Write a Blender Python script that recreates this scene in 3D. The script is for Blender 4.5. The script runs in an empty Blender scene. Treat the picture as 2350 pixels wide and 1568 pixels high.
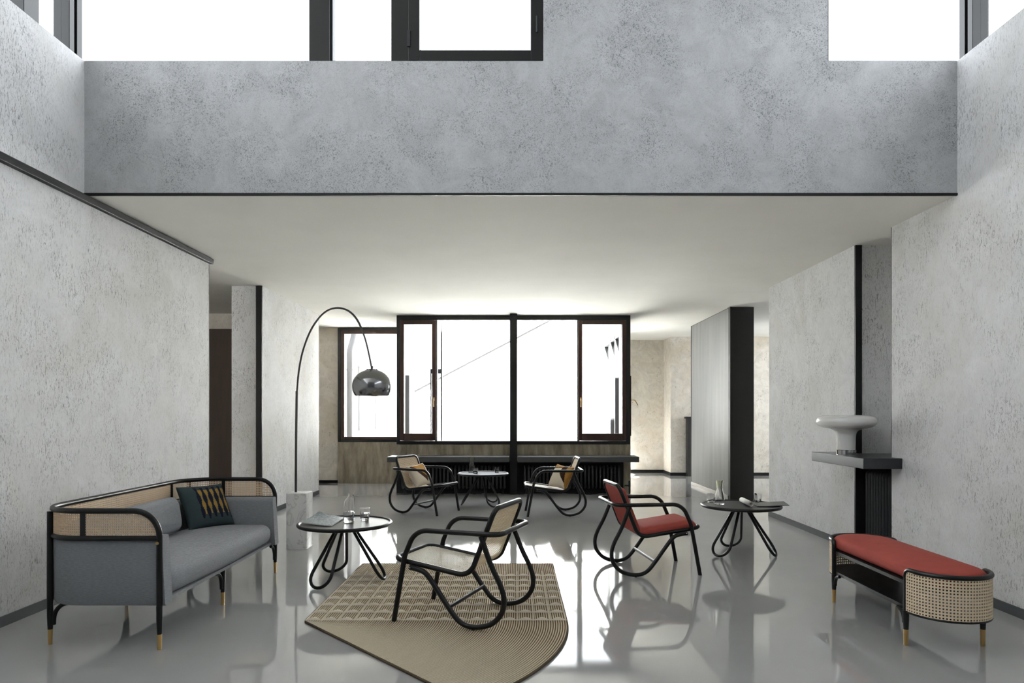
import bpy, bmesh, math, random
from mathutils import Vector, Matrix
random.seed(7)
PI = math.pi
SC = bpy.context.scene
COL = SC.collection

# ------------------------------------------------------------------ camera
CAM_H, FPX, VX, VY = 1.34, 1567.0, 1183.0, 948.0
cam_d = bpy.data.cameras.new('camera')
cam = bpy.data.objects.new('camera', cam_d)
COL.objects.link(cam)
cam.location = (0, 0, CAM_H)
cam.rotation_euler = (PI / 2, 0, 0)
cam_d.sensor_fit = 'HORIZONTAL'
cam_d.sensor_width = 36.0
cam_d.lens = 36.0 * FPX / 2350.0
cam_d.shift_x = -(VX - 1175.0) / 2350.0
cam_d.shift_y = (VY - 784.0) / 2350.0
cam_d.clip_end = 200
SC.camera = cam

# ------------------------------------------------------------------ world, exposure
SC.view_settings.view_transform = 'Standard'
SC.view_settings.look = 'None'
SC.view_settings.exposure = 1.27
SC.view_settings.gamma = 1.0
SC.view_settings.use_curve_mapping = False
SC.cycles.max_bounces = 10
SC.cycles.diffuse_bounces = 6
SC.cycles.transparent_max_bounces = 24
SC.cycles.sample_clamp_indirect = 12.0
SC.cycles.caustics_refractive = False
SC.cycles.caustics_reflective = False
SKY = 2.45
world = bpy.data.worlds.new('overcast_sky')
SC.world = world
world.use_nodes = True
bg = world.node_tree.nodes['Background']
bg.inputs['Color'].default_value = (0.93, 0.97, 1.03, 1)
bg.inputs['Strength'].default_value = SKY


def portal(name, loc, rot, sx, sy):
    """A light portal: gives off no light, only guides the sampling of the sky through an opening."""
    l = bpy.data.lights.new(name, 'AREA')
    l.shape = 'RECTANGLE'
    l.size, l.size_y = sx, sy
    l.cycles.is_portal = True
    o = bpy.data.objects.new(name, l)
    o.location = loc
    o.rotation_euler = rot
    COL.objects.link(o)
    return o


# portals face into the room (area lights shine along local -Z)
UPZ = (3.97 + 6.4) / 2
portal('portal_rear', (0, 5.16, UPZ), (-PI / 2, 0, 0), 6.5, 2.43)
portal('portal_left', (-3.3, 1.0, UPZ), (0, -PI / 2, 0), 2.43, 8.2)
portal('portal_right', (3.38, 1.0, 4.485), (0, PI / 2, 0), 1.03, 8.2)
portal('portal_bay', (-0.03, 11.46, 1.89), (-PI / 2, 0, 0), 3.9, 2.15)
portal('portal_alcove', (-2.7, 13.12, 1.88), (-PI / 2, 0, 0), 1.4, 2.2)
portal('portal_side', (1.86, 13.1, 1.78), (0, -PI / 2, 0), 1.94, 2.2)
portal('portal_far_right', (6.55, 12.6, 1.7), (0, PI / 2, 0), 2.0, 3.0)

sun_d = bpy.data.lights.new('sun', 'SUN')
sun_d.energy = 90.0
sun_d.angle = math.radians(2.0)
sun_d.color = (1.0, 0.99, 0.975)
sun = bpy.data.objects.new('sun', sun_d)
COL.objects.link(sun)
sun.location = (-4, 10, 12)
_sd = Vector((0.20, 0.60, -0.75))
sun.rotation_euler = _sd.to_track_quat('-Z', 'Y').to_euler()


# ------------------------------------------------------------------ materials
def lin(c):
    c = c / 255.0
    return c / 12.92 if c <= 0.04045 else ((c + 0.055) / 1.055) ** 2.4


def rgb(r, g, b):
    return (lin(r), lin(g), lin(b), 1.0)


def new_mat(name):
    m = bpy.data.materials.new(name)
    m.use_nodes = True
    nt = m.node_tree
    return m, nt, nt.nodes['Principled BSDF']


def simple(name, col, rough=0.5, metal=0.0, spec=0.5, coat=0.0, var=0.0, vscale=20.0, bump=0.0, bscale=200.0,
           stretch=(1, 1, 1)):
    m, nt, p = new_mat(name)
    p.inputs['Base Color'].default_value = col
    p.inputs['Roughness'].default_value = rough
    p.inputs['Metallic'].default_value = metal
    p.inputs['Specular IOR Level'].default_value = spec
    p.inputs['Coat Weight'].default_value = coat
    L = nt.links.new
    tc = nt.nodes.new('ShaderNodeTexCoord')
    mp = nt.nodes.new('ShaderNodeMapping')
    mp.inputs['Scale'].default_value = stretch
    L(tc.outputs['Object'], mp.inputs['Vector'])
    if var > 0:
        n = nt.nodes.new('ShaderNodeTexNoise')
        n.inputs['Scale'].default_value = vscale
        n.inputs['Detail'].default_value = 5
        L(mp.outputs['Vector'], n.inputs['Vector'])
        mx = nt.nodes.new('ShaderNodeMix')
        mx.data_type = 'RGBA'
        mx.inputs['A'].default_value = tuple(c * (1 - var) for c in col[:3]) + (1,)
        mx.inputs['B'].default_value = tuple(min(1, c * (1 + var)) for c in col[:3]) + (1,)
        L(n.outputs['Fac'], mx.inputs['Factor'])
        L(mx.outputs['Result'], p.inputs['Base Color'])
    if bump > 0:
        n2 = nt.nodes.new('ShaderNodeTexNoise')
        n2.inputs['Scale'].default_value = bscale
        n2.inputs['Detail'].default_value = 3
        L(mp.outputs['Vector'], n2.inputs['Vector'])
        b = nt.nodes.new('ShaderNodeBump')
        b.inputs['Strength'].default_value = bump
        b.inputs['Distance'].default_value = 0.003
        L(n2.outputs['Fac'], b.inputs['Height'])
        L(b.outputs['Normal'], p.inputs['Normal'])
    return m


def plaster(name, base, dark, sc=(30, 30, 9), lo=0.575, hi=0.66, amount=0.8, mottling=0.12, warm=None):
    """Trowelled plaster with short dark scratches; sc stretches the scratches."""
    m, nt, p = new_mat(name)
    N, L = nt.nodes.new, nt.links.new
    p.inputs['Roughness'].default_value = 0.75
    p.inputs['Specular IOR Level'].default_value = 0.25
    tc = N('ShaderNodeTexCoord')

    def noise(scale, detail, rough, dist, vec_scale=None):
        n = N('ShaderNodeTexNoise')
        n.inputs['Scale'].default_value = scale
        n.inputs['Detail'].default_value = detail
        n.inputs['Roughness'].default_value = rough
        n.inputs['Distortion'].default_value = dist
        if vec_scale:
            mp = N('ShaderNodeMapping')
            mp.inputs['Scale'].default_value = vec_scale
            L(tc.outputs['Object'], mp.inputs['Vector'])
            L(mp.outputs['Vector'], n.inputs['Vector'])
        else:
            L(tc.outputs['Object'], n.inputs['Vector'])
        return n.outputs['Fac']

    def ramp(fac, a, b, va=0.0, vb=1.0):
        r = N('ShaderNodeMapRange')
        r.inputs['From Min'].default_value = a
        r.inputs['From Max'].default_value = b
        r.inputs['To Min'].default_value = va
        r.inputs['To Max'].default_value = vb
        L(fac, r.inputs['Value'])
        return r.outputs['Result']

    def math_(op, a, b):
        n = N('ShaderNodeMath')
        n.operation = op
        for i, v in enumerate((a, b)):
            if isinstance(v, (int, float)):
                n.inputs[i].default_value = v
            else:
                L(v, n.inputs[i])
        return n.outputs[0]

    def mix(fac, a, b):
        n = N('ShaderNodeMix')
        n.data_type = 'RGBA'
        if isinstance(fac, (int, float)):
            n.inputs['Factor'].default_value = fac
        else:
            L(fac, n.inputs['Factor'])
        for k, v in (('A', a), ('B', b)):
            if isinstance(v, tuple):
                n.inputs[k].default_value = v
            else:
                L(v, n.inputs[k])
        return n.outputs['Result']

    big = noise(1.1, 6, 0.6, 0.8)
    mid = noise(5.0, 6, 0.65, 1.0)
    scr = noise(1.0, 4, 0.55, 1.6, sc)
    scr2 = noise(1.0, 3, 0.5, 1.2, tuple(v * 2.1 for v in sc))
    patch = ramp(noise(2.6, 5, 0.6, 0.5), 0.42, 0.60, 0.25, 1.0)
    s1 = ramp(scr, lo, hi)
    s2 = ramp(scr2, lo + 0.03, hi + 0.02, 0, 0.8)
    mask = math_('MULTIPLY', math_('MAXIMUM', s1, s2), patch)
    c_hi = tuple(min(1, c * (1 + mottling)) for c in base[:3]) + (1,)
    c_lo = tuple(c * (1 - mottling) for c in base[:3]) + (1,)
    col = mix(ramp(mid, 0.35, 0.65), c_lo, c_hi)
    if warm:
        col = mix(ramp(big, 0.45, 0.7, 0.0, 0.7), col, warm)
    col = mix(math_('MULTIPLY', mask, amount), col, dark)
    L(col, p.inputs['Base Color'])
    bmp = N('ShaderNodeBump')
    bmp.inputs['Strength'].default_value = 0.5
    bmp.inputs['Distance'].default_value = 0.006
    h = math_('SUBTRACT', math_('MULTIPLY', mid, 0.7), mask)
    L(h, bmp.inputs['Height'])
    L(bmp.outputs['Normal'], p.inputs['Normal'])
    return m


def glass_pane(name):
    m, nt, p = new_mat(name)
    nt.nodes.remove(p)
    N, L = nt.nodes.new, nt.links.new
    out = nt.nodes['Material Output']
    t = N('ShaderNodeBsdfTransparent')
    t.inputs['Color'].default_value = (0.97, 0.98, 0.975, 1)
    g = N('ShaderNodeBsdfGlossy')
    g.inputs['Roughness'].default_value = 0.02
    mx = N('ShaderNodeMixShader')
    mx.inputs[0].default_value = 0.06
    L(t.outputs[0], mx.inputs[1])
    L(g.outputs[0], mx.inputs[2])
    L(mx.outputs[0], out.inputs['Surface'])
    return m


def clear_glass(name, col=(1, 1, 1, 1), ior=1.45):
    m, nt, p = new_mat(name)
    p.inputs['Base Color'].default_value = col
    p.inputs['Roughness'].default_value = 0.0
    p.inputs['IOR'].default_value = ior
    p.inputs['Transmission Weight'].default_value = 1.0
    return m


M = {}
M['plaster_side'] = plaster('plaster_vertical_scratches', rgb(224, 224, 225), rgb(100, 100, 100), sc=(84, 84, 20), amount=0.68, lo=0.565, hi=0.635, mottling=0.05, warm=rgb(206, 203, 196))
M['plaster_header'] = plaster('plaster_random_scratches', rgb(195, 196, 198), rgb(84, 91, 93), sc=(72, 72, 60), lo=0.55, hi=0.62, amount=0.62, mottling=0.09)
M['plaster_far'] = plaster('plaster_warm', rgb(226, 220, 210), rgb(130, 120, 105), sc=(22, 22, 12), lo=0.60, hi=0.70, amount=0.6, warm=rgb(208, 194, 170))
M['ceiling'] = simple('ceiling_plaster', rgb(229, 227, 220), 0.85, spec=0.2, var=0.05, vscale=2.0)
M['white_ext'] = simple('courtyard_render', rgb(238, 238, 237), 0.9, spec=0.2, var=0.03, vscale=3)
M['ext_grey'] = simple('courtyard_reveal', rgb(20, 19, 19), 0.8, var=0.05)
M['concrete'] = None
M['ext_ground'] = simple('courtyard_paving', rgb(168, 166, 162), 0.9, var=0.1)
M['ledge'] = simple('grey_painted_steel', rgb(74, 75, 77), 0.4, spec=0.5, var=0.1)
M['roof'] = simple('added_dark_cover', rgb(70, 70, 72), 0.9, var=0.1)
M['black'] = simple('black_lacquer_frame', rgb(26, 26, 27), 0.38, spec=0.45, var=0.2, vscale=8)
M['black_matte'] = simple('black_matte_steel', rgb(22, 22, 23), 0.55, spec=0.35, var=0.2, vscale=6)
M['black_tube'] = simple('black_beech_tube', rgb(11, 11, 11), 0.34, spec=0.42)
M['charcoal'] = simple('charcoal_skirting', rgb(74, 76, 79), 0.5, var=0.1, vscale=6)
M['steel_dark'] = simple('brushed_dark_steel', rgb(66, 68, 70), 0.30, metal=0.7, var=0.25, vscale=5, stretch=(1, 1, 1))
M['brown'] = simple('brown_stained_wood', rgb(62, 38, 28), 0.45, var=0.25, vscale=12, stretch=(3, 3, 0.4))
M['brown_dark'] = simple('dark_brown_door', rgb(78, 64, 54), 0.6, var=0.12, vscale=6, stretch=(2, 2, 0.3))
M['brass'] = simple('brushed_brass', rgb(206, 172, 114), 0.28, metal=1.0)
M['chrome'] = simple('polished_chrome', rgb(215, 215, 217), 0.08, metal=1.0)
M['chrome_dark'] = simple('polished_steel_shade', rgb(150, 150, 152), 0.16, metal=1.0)
M['lamp_stem'] = simple('satin_steel_stem', rgb(96, 94, 92), 0.3, metal=0.9)
M['grey_fabric'] = simple('grey_woven_fabric', rgb(148, 150, 154), 0.92, spec=0.15, var=0.34, vscale=60, bump=0.6, bscale=420, stretch=(0.7, 0.7, 5))
M['red_velvet'] = simple('brick_red_velvet', rgb(168, 78, 68), 0.85, spec=0.2, var=0.12, vscale=12)
M['cane'] = simple('woven_cane', rgb(222, 196, 164), 0.6, spec=0.3, var=0.12, vscale=60)
M['cane_pale'] = simple('pale_woven_cane', rgb(228, 208, 178), 0.6, spec=0.3, var=0.12, vscale=60)
M['cane_seat'] = simple('woven_cane_painted_sheen', rgb(232, 224, 210), 0.4, spec=0.4, var=0.1, vscale=60)  # seat cane paler than the back: its reflected sheen is put into the colour
M['opal'] = simple('opal_white_glass', rgb(248, 248, 246), 0.06, spec=0.6, coat=0.5)
M['paper'] = simple('white_paper', rgb(235, 232, 226), 0.7)
M['paper_dark'] = simple('dark_cover', rgb(62, 61, 60), 0.35, spec=0.5)
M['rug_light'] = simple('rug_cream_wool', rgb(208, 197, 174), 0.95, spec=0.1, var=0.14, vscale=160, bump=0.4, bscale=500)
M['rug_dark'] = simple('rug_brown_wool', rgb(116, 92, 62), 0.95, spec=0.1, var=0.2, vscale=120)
M['rug_flap'] = simple('rug_pale_flaps', rgb(218, 209, 190), 0.95, spec=0.1, var=0.08, vscale=120)
M['rug_edge'] = simple('rug_dark_binding', rgb(96, 84, 68), 0.95, spec=0.1)
M['teal'] = simple('teal_cotton', rgb(58, 70, 72), 0.9, spec=0.15, var=0.1, vscale=30)
M['indigo'] = simple('indigo_print', rgb(33, 34, 48), 0.9, spec=0.15)
M['ochre'] = simple('ochre_print', rgb(158, 126, 62), 0.9, spec=0.15, var=0.15, vscale=14)
M['ecru'] = simple('ecru_cotton', rgb(214, 203, 186), 0.9, spec=0.15, var=0.06, vscale=30)
M['caramel'] = simple('caramel_cotton', rgb(178, 132, 70), 0.9, spec=0.15, var=0.12, vscale=12)
M['umber'] = simple('umber_cotton', rgb(66, 44, 28), 0.9, spec=0.15)
M['pane'] = glass_pane('window_glass')
M['glass'] = clear_glass('clear_glass')
M['glass_green'] = clear_glass('greenish_glass', (0.90, 0.92, 0.82, 1))
M['water'] = clear_glass('water', (1, 1, 1, 1), 1.33)
M['pipe'] = simple('grey_zinc_pipe', rgb(74, 74, 76), 0.6, var=0.1)


def make_floor_mat():
    m, nt, p = new_mat('polished_resin_floor')
    N, L = nt.nodes.new, nt.links.new
    tc = N('ShaderNodeTexCoord')
    n = N('ShaderNodeTexNoise')
    n.inputs['Scale'].default_value = 1.3
    n.inputs['Detail'].default_value = 7
    n.inputs['Roughness'].default_value = 0.6
    L(tc.outputs['Object'], n.inputs['Vector'])
    mx = N('ShaderNodeMix')
    mx.data_type = 'RGBA'
    mx.inputs['A'].default_value = rgb(162, 162, 162)
    mx.inputs['B'].default_value = rgb(178, 178, 177)
    L(n.outputs['Fac'], mx.inputs['Factor'])
    L(mx.outputs['Result'], p.inputs['Base Color'])
    n2 = N('ShaderNodeTexNoise')
    n2.inputs['Scale'].default_value = 3.0
    n2.inputs['Detail'].default_value = 4
    L(tc.outputs['Object'], n2.inputs['Vector'])
    mr = N('ShaderNodeMapRange')
    mr.inputs['From Min'].default_value = 0.3
    mr.inputs['From Max'].default_value = 0.7
    mr.inputs['To Min'].default_value = 0.03
    mr.inputs['To Max'].default_value = 0.065
    L(n2.outputs['Fac'], mr.inputs['Value'])
    L(mr.outputs['Result'], p.inputs['Roughness'])
    p.inputs['Specular IOR Level'].default_value = 0.9
    p.inputs['IOR'].default_value = 1.5
    n3 = N('ShaderNodeTexNoise')
    n3.inputs['Scale'].default_value = 2.2
    n3.inputs['Detail'].default_value = 2
    L(tc.outputs['Object'], n3.inputs['Vector'])
    b = N('ShaderNodeBump')
    b.inputs['Strength'].default_value = 0.02
    b.inputs['Distance'].default_value = 0.02
    L(n3.outputs['Fac'], b.inputs['Height'])
    L(b.outputs['Normal'], p.inputs['Normal'])
    return m


def make_concrete():
    m, nt, p = new_mat('board_formed_concrete')
    N, L = nt.nodes.new, nt.links.new
    tc = N('ShaderNodeTexCoord')
    mp = N('ShaderNodeMapping')
    mp.inputs['Scale'].default_value = (6, 6, 1.2)
    L(tc.outputs['Object'], mp.inputs['Vector'])
    n = N('ShaderNodeTexNoise')
    n.inputs['Scale'].default_value = 1.5
    n.inputs['Detail'].default_value = 8
    n.inputs['Roughness'].default_value = 0.65
    L(mp.outputs['Vector'], n.inputs['Vector'])
    r = N('ShaderNodeValToRGB')
    r.color_ramp.elements[0].position = 0.3
    r.color_ramp.elements[0].color = rgb(112, 104, 90)
    r.color_ramp.elements[1].position = 0.72
    r.color_ramp.elements[1].color = rgb(182, 172, 152)
    L(n.outputs['Fac'], r.inputs['Fac'])
    L(r.outputs['Color'], p.inputs['Base Color'])
    p.inputs['Roughness'].default_value = 0.8
    return m


def make_marble():
    m, nt, p = new_mat('white_veined_marble')
    N, L = nt.nodes.new, nt.links.new
    tc = N('ShaderNodeTexCoord')
    n = N('ShaderNodeTexNoise')
    n.inputs['Scale'].default_value = 3.2
    n.inputs['Detail'].default_value = 6
    n.inputs['Distortion'].default_value = 1.6
    L(tc.outputs['Object'], n.inputs['Vector'])
    r = N('ShaderNodeValToRGB')
    e = r.color_ramp.elements
    e[0].position = 0.0
    e[0].color = rgb(226, 225, 223)
    e[1].position = 1.0
    e[1].color = rgb(222, 221, 219)
    for pos, c in ((0.47, 225), (0.497, 196), (0.512, 223)):
        k = e.new(pos)
        k.color = rgb(c, c, c - 2)
    L(n.outputs['Fac'], r.inputs['Fac'])
    L(r.outputs['Color'], p.inputs['Base Color'])
    p.inputs['Roughness'].default_value = 0.25
    return m


def make_cover():
    m, nt, p = new_mat('blue_grey_cover')
    N, L = nt.nodes.new, nt.links.new
    tc = N('ShaderNodeTexCoord')
    n = N('ShaderNodeTexNoise')
    n.inputs['Scale'].default_value = 55
    n.inputs['Detail'].default_value = 5
    n.inputs['Distortion'].default_value = 0.8
    L(tc.outputs['Object'], n.inputs['Vector'])
    r = N('ShaderNodeValToRGB')
    e = r.color_ramp.elements
    e[0].position = 0.45
    e[0].color = rgb(76, 94, 104)
    e[1].position = 0.66
    e[1].color = rgb(150, 164, 170)
    L(n.outputs['Fac'], r.inputs['Fac'])
    L(r.outputs['Color'], p.inputs['Base Color'])
    p.inputs['Roughness'].default_value = 0.35
    return m


def make_metal_panel():
    m, nt, p = new_mat('brushed_zinc_sheet')
    N, L = nt.nodes.new, nt.links.new
    tc = N('ShaderNodeTexCoord')
    mp = N('ShaderNodeMapping')
    mp.inputs['Scale'].default_value = (1, 5, 0.5)
    L(tc.outputs['Object'], mp.inputs['Vector'])
    n = N('ShaderNodeTexNoise')
    n.inputs['Scale'].default_value = 1.6
    n.inputs['Detail'].default_value = 6
    L(mp.outputs['Vector'], n.inputs['Vector'])
    mx = N('ShaderNodeMix')
    mx.data_type = 'RGBA'
    mx.inputs['A'].default_value = rgb(104, 105, 108)
    mx.inputs['B'].default_value = rgb(142, 141, 139)
    L(n.outputs['Fac'], mx.inputs['Factor'])
    L(mx.outputs['Result'], p.inputs['Base Color'])
    p.inputs['Metallic'].default_value = 0.15
    p.inputs['Roughness'].default_value = 0.55
    return m


M['floor'] = make_floor_mat()
M['concrete'] = make_concrete()
M['marble'] = make_marble()
M['rad'] = simple('black_radiator_enamel', rgb(48, 49, 51), 0.35, spec=0.6)
M['cover'] = make_cover()
M['zinc'] = make_metal_panel()


# ------------------------------------------------------------------ mesh helpers
class MB:
    def __init__(self):
        self.v, self.f, self.mi = [], [], []

    def add(self, verts, faces, mi=0, mat=None):
        o = len(self.v)
        for p in verts:
            p = Vector(p)
            if mat is not None:
                p = mat @ p
            self.v.append(p)
        for f in faces:
            self.f.append([i + o for i in f])
            self.mi.append(mi)

    def box(self, x0, x1, y0, y1, z0, z1, mi=0, mat=None):
        vs = [(x0, y0, z0), (x1, y0, z0), (x1, y1, z0), (x0, y1, z0),
              (x0, y0, z1), (x1, y0, z1), (x1, y1, z1), (x0, y1, z1)]
        fs = [(0, 3, 2, 1), (4, 5, 6, 7), (0, 1, 5, 4), (1, 2, 6, 5), (2, 3, 7, 6), (3, 0, 4, 7)]
        self.add(vs, fs, mi, mat)
        return self

    def tube(self, pts, r, n=10, closed=False, mi=0, caps=True):
        pts = [Vector(p) for p in pts]
        m = len(pts)
        rr = r if isinstance(r, (list, tuple)) else [r] * m
        T = []
        for i in range(m):
            if closed:
                t = pts[(i + 1) % m] - pts[i - 1]
            else:
                t = pts[min(i + 1, m - 1)] - pts[max(i - 1, 0)]
            T.append(t.normalized())
        a = Vector((0, 0, 1)) if abs(T[0].z) < 0.9 else Vector((1, 0, 0))
        nrm = (a - T[0] * a.dot(T[0])).normalized()
        frames = [nrm]
        for i in range(1, m):
            q = T[i - 1].rotation_difference(T[i])
            nrm = q @ nrm
            nrm = (nrm - T[i] * nrm.dot(T[i])).normalized()
            frames.append(nrm)
        tw = 0.0
        if closed:
            q = T[-1].rotation_difference(T[0])
            last = q @ frames[-1]
            b0 = T[0].cross(frames[0])
            tw = math.atan2(last.dot(b0), last.dot(frames[0]))
        vs, fs = [], []
        for i in range(m):
            b = T[i].cross(frames[i])
            for k in range(n):
                ang = 2 * PI * k / n - tw * i / m
                vs.append(pts[i] + (frames[i] * math.cos(ang) + b * math.sin(ang)) * rr[i])
        for i in range(m if closed else m - 1):
            j = (i + 1) % m
            for k in range(n):
                k2 = (k + 1) % n
                fs.append((i * n + k, i * n + k2, j * n + k2, j * n + k))
        if not closed and caps:
            fs.append(tuple(reversed(range(n))))
            fs.append(tuple(range((m - 1) * n, m * n)))
        self.add(vs, fs, mi)
        return self

    def lathe(self, prof, n=32, origin=(0, 0, 0), mi=0, closed_profile=False):
        ox, oy, oz = origin
        vs, fs = [], []
        m = len(prof)
        for (r, z) in prof:
            for k in range(n):
                a = 2 * PI * k / n
                vs.append((ox + r * math.cos(a), oy + r * math.sin(a), oz + z))
        for i in range(m if closed_profile else m - 1):
            j = (i + 1) % m
            for k in range(n):
                k2 = (k + 1) % n
                fs.append((i * n + k, i * n + k2, j * n + k2, j * n + k))
        if not closed_profile:
            if prof[0][0] > 1e-6:
                fs.append(tuple(reversed(range(n))))
            if prof[-1][0] > 1e-6:
                fs.append(tuple(range((m - 1) * n, m * n)))
        self.add(vs, fs, mi)
        return self

    def loops(self, rings, mi=0, mat=None, cap=True):
        """Rings of equal length joined into a closed skin."""
        n = len(rings[0])
        vs = [p for r in rings for p in r]
        fs = []
        for i in range(len(rings) - 1):
            for k in range(n):
                k2 = (k + 1) % n
                fs.append((i * n + k, i * n + k2, (i + 1) * n + k2, (i + 1) * n + k))
        if cap:
            fs.append(tuple(reversed(range(n))))
            fs.append(tuple(range((len(rings) - 1) * n, len(rings) * n)))
        self.add(vs, fs, mi, mat)
        return self

    def build(self, name, mats, parent=None, smooth=35.0, bevel=0.0, loc=None, solid=0.0):
        me = bpy.data.meshes.new(name)
        me.from_pydata([tuple(p) for p in self.v], [], self.f)
        if not isinstance(mats, (list, tuple)):
            mats = [mats]
        for m in mats:
            me.materials.append(m)
        me.polygons.foreach_set('material_index', self.mi)
        bm = bmesh.new()
        bm.from_mesh(me)
        bmesh.ops.remove_doubles(bm, verts=bm.verts, dist=1e-6)
        bmesh.ops.recalc_face_normals(bm, faces=bm.faces)
        bm.to_mesh(me)
        bm.free()
        if smooth:
            me.polygons.foreach_set('use_smooth', [True] * len(me.polygons))
            me.set_sharp_from_angle(angle=math.radians(smooth))
        o = bpy.data.objects.new(name, me)
        COL.objects.link(o)
        if parent:
            o.parent = parent
        if loc:
            o.location = loc
        if solid:
            s = o.modifiers.new('thickness', 'SOLIDIFY')
            s.thickness = solid
            s.offset = 0
        if bevel:
            b = o.modifiers.new('bevel', 'BEVEL')
            b.width = bevel
            b.segments = 2
            b.limit_method = 'ANGLE'
        return o


def fillet(pts, radii, n=8, closed=False):
    """Round the corners of a polyline."""
    pts = [Vector(p) for p in pts]
    m = len(pts)
    if not isinstance(radii, (list, tuple)):
        radii = [radii] * m
    out = []
    for i in range(m):
        r = radii[i]
        if (not closed and i in (0, m - 1)) or r <= 0:
            out.append(pts[i])
            continue
        a, p, b = pts[i - 1], pts[i], pts[(i + 1) % m]
        u, w = (a - p).normalized(), (b - p).normalized()
        ang = math.acos(max(-1, min(1, u.dot(w))))
        if ang > PI - 0.02:
            out.append(p)
            continue
        d = r / math.tan(ang / 2)
        c = p + (u + w).normalized() * (r / math.sin(ang / 2))
        s, e = p + u * d - c, p + w * d - c
        tot = math.acos(max(-1, min(1, s.dot(e) / (r * r))))
        for k in range(n + 1):
            t = k / n
            if tot < 1e-4:
                q = s
            else:
                q = s * (math.sin((1 - t) * tot) / math.sin(tot)) + e * (math.sin(t * tot) / math.sin(tot))
            out.append(c + q)
    return out


def spline(pts, n=8, closed=False):
    pts = [Vector(p) for p in pts]
    m = len(pts)
    out = []
    for i in range(m if closed else m - 1):
        if closed:
            p0, p1, p2, p3 = pts[i - 1], pts[i], pts[(i + 1) % m], pts[(i + 2) % m]
        else:
            p0, p1, p2, p3 = pts[max(i - 1, 0)], pts[i], pts[i + 1], pts[min(i + 2, m - 1)]
        for k in range(n):
            t = k / n
            out.append(0.5 * ((2 * p1) + (p2 - p0) * t + (2 * p0 - 5 * p1 + 4 * p2 - p3) * t * t
                              + (3 * p1 - p0 - 3 * p2 + p3) * t ** 3))
    if not closed:
        out.append(pts[-1])
    return out


def resample(pts, n, closed=False):
    pts = [Vector(p) for p in pts]
    if closed:
        pts = pts + [pts[0]]
    cum = [0.0]
    for a, b in zip(pts, pts[1:]):
        cum.append(cum[-1] + (b - a).length)
    out, j = [], 0
    cnt = n if closed else n - 1
    for i in range(n):
        s = cum[-1] * i / cnt
        while j < len(pts) - 2 and cum[j + 1] < s:
            j += 1
        seg = cum[j + 1] - cum[j]
        t = 0 if seg < 1e-9 else (s - cum[j]) / seg
        out.append(pts[j].lerp(pts[j + 1], t))
    return out, cum[-1]


def lattice(mb, P, ns, nv, hs=0.5, hv=0.5, keep=None, mi=0):
    """A sheet of ns x nv cells with a square hole in each; P(i, j) places grid coordinate (i, j)."""
    cache = {}

    def vid(i, j):
        k = (round(i, 3), round(j, 3))
        if k not in cache:
            cache[k] = len(mb.v)
            mb.v.append(Vector(P(i, j)))
        return cache[k]

    a, b = (1 - hs) / 2, (1 - hv) / 2
    for i in range(ns):
        for j in range(nv):
            if keep and not keep((i + 0.5) / ns, (j + 0.5) / nv):
                continue
            o = [vid(i, j), vid(i + 1, j), vid(i + 1, j + 1), vid(i, j + 1)]
            q = [vid(i + a, j + b), vid(i + 1 - a, j + b), vid(i + 1 - a, j + 1 - b), vid(i + a, j + 1 - b)]
            for k in range(4):
                k2 = (k + 1) % 4
                mb.f.append([o[k], o[k2], q[k2], q[k]])
                mb.mi.append(mi)


def inset_poly(poly, d):
    n = len(poly)
    out = []
    for i in range(n):
        a, p, b = Vector(poly[i - 1]), Vector(poly[i]), Vector(poly[(i + 1) % n])
        t = (b - a).normalized()
        out.append((p.x - t.y * d, p.y + t.x * d))     # CCW polygon: inward normal
    return out


def pad(mb, poly, z0, z1, r, crown=0.0, mat=None, mi=0, k=5):
    """A cushion on a CCW plan outline with rounded edges and a slightly domed top."""
    rings = []
    for i in range(k + 1):
        a = PI / 2 * i / k
        ins = r * (1 - math.sin(a))
        rings.append([(x, y, z0 + r * (1 - math.cos(a))) for x, y in inset_poly(poly, ins)])
    for i in range(1, k + 1):
        a = PI / 2 * i / k
        ins = r * (1 - math.cos(a))
        rings.append([(x, y, z1 - r * (1 - math.sin(a))) for x, y in inset_poly(poly, ins)])
    base = rings[-1]
    cx = sum(p[0] for p in base) / len(base)
    cy = sum(p[1] for p in base) / len(base)
    for s in (0.85, 0.6, 0.3, 0.08):
        rings.append([(cx + (x - cx) * s, cy + (y - cy) * s, z1 + crown * (1 - s * s)) for x, y, z in base])
    mb.loops(rings, mi, mat)


def frame_matrix(center, right, up):
    r = Vector(right).normalized()
    u = Vector(up)
    u = (u - r * u.dot(r)).normalized()
    n = r.cross(u)
    m = Matrix((r, u, n)).transposed().to_4x4()
    m.translation = Vector(center)
    return m


def pillow_mesh(w, h, t, pattern, n=56):
    """Scatter pillow in its own XY plane, pattern(u, v, front) gives a material index."""
    mb = MB()
    N = n + 1

    def P(u, v, side):
        bow = 1 - 0.07 * (1 - v * v)
        bov = 1 - 0.07 * (1 - u * u)
        th = t * ((1 - u ** 4) * (1 - v ** 4)) ** 0.55
        return Vector((u * w / 2 * bow, v * h / 2 * bov, side * th / 2))

    for side in (1, -1):
        o = len(mb.v)
        for j in range(N):
            for i in range(N):
                mb.v.append(P(-1 + 2 * i / n, -1 + 2 * j / n, side))
        for j in range(n):
            for i in range(n):
                a = o + j * N + i
                q = [a, a + 1, a + 1 + N, a + N]
                mb.f.append(q if side > 0 else q[::-1])
                mb.mi.append(pattern(-1 + 2 * (i + .5) / n, -1 + 2 * (j + .5) / n, side > 0))
    return mb


# ------------------------------------------------------------------ tagging
def tag(o, label=None, cat=None, group=None, kind=None):
    if label:
        o['label'] = label
    if cat:
        o['category'] = cat
    if group:
        o['group'] = group
    if kind:
        o['kind'] = kind
    return o


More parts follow.
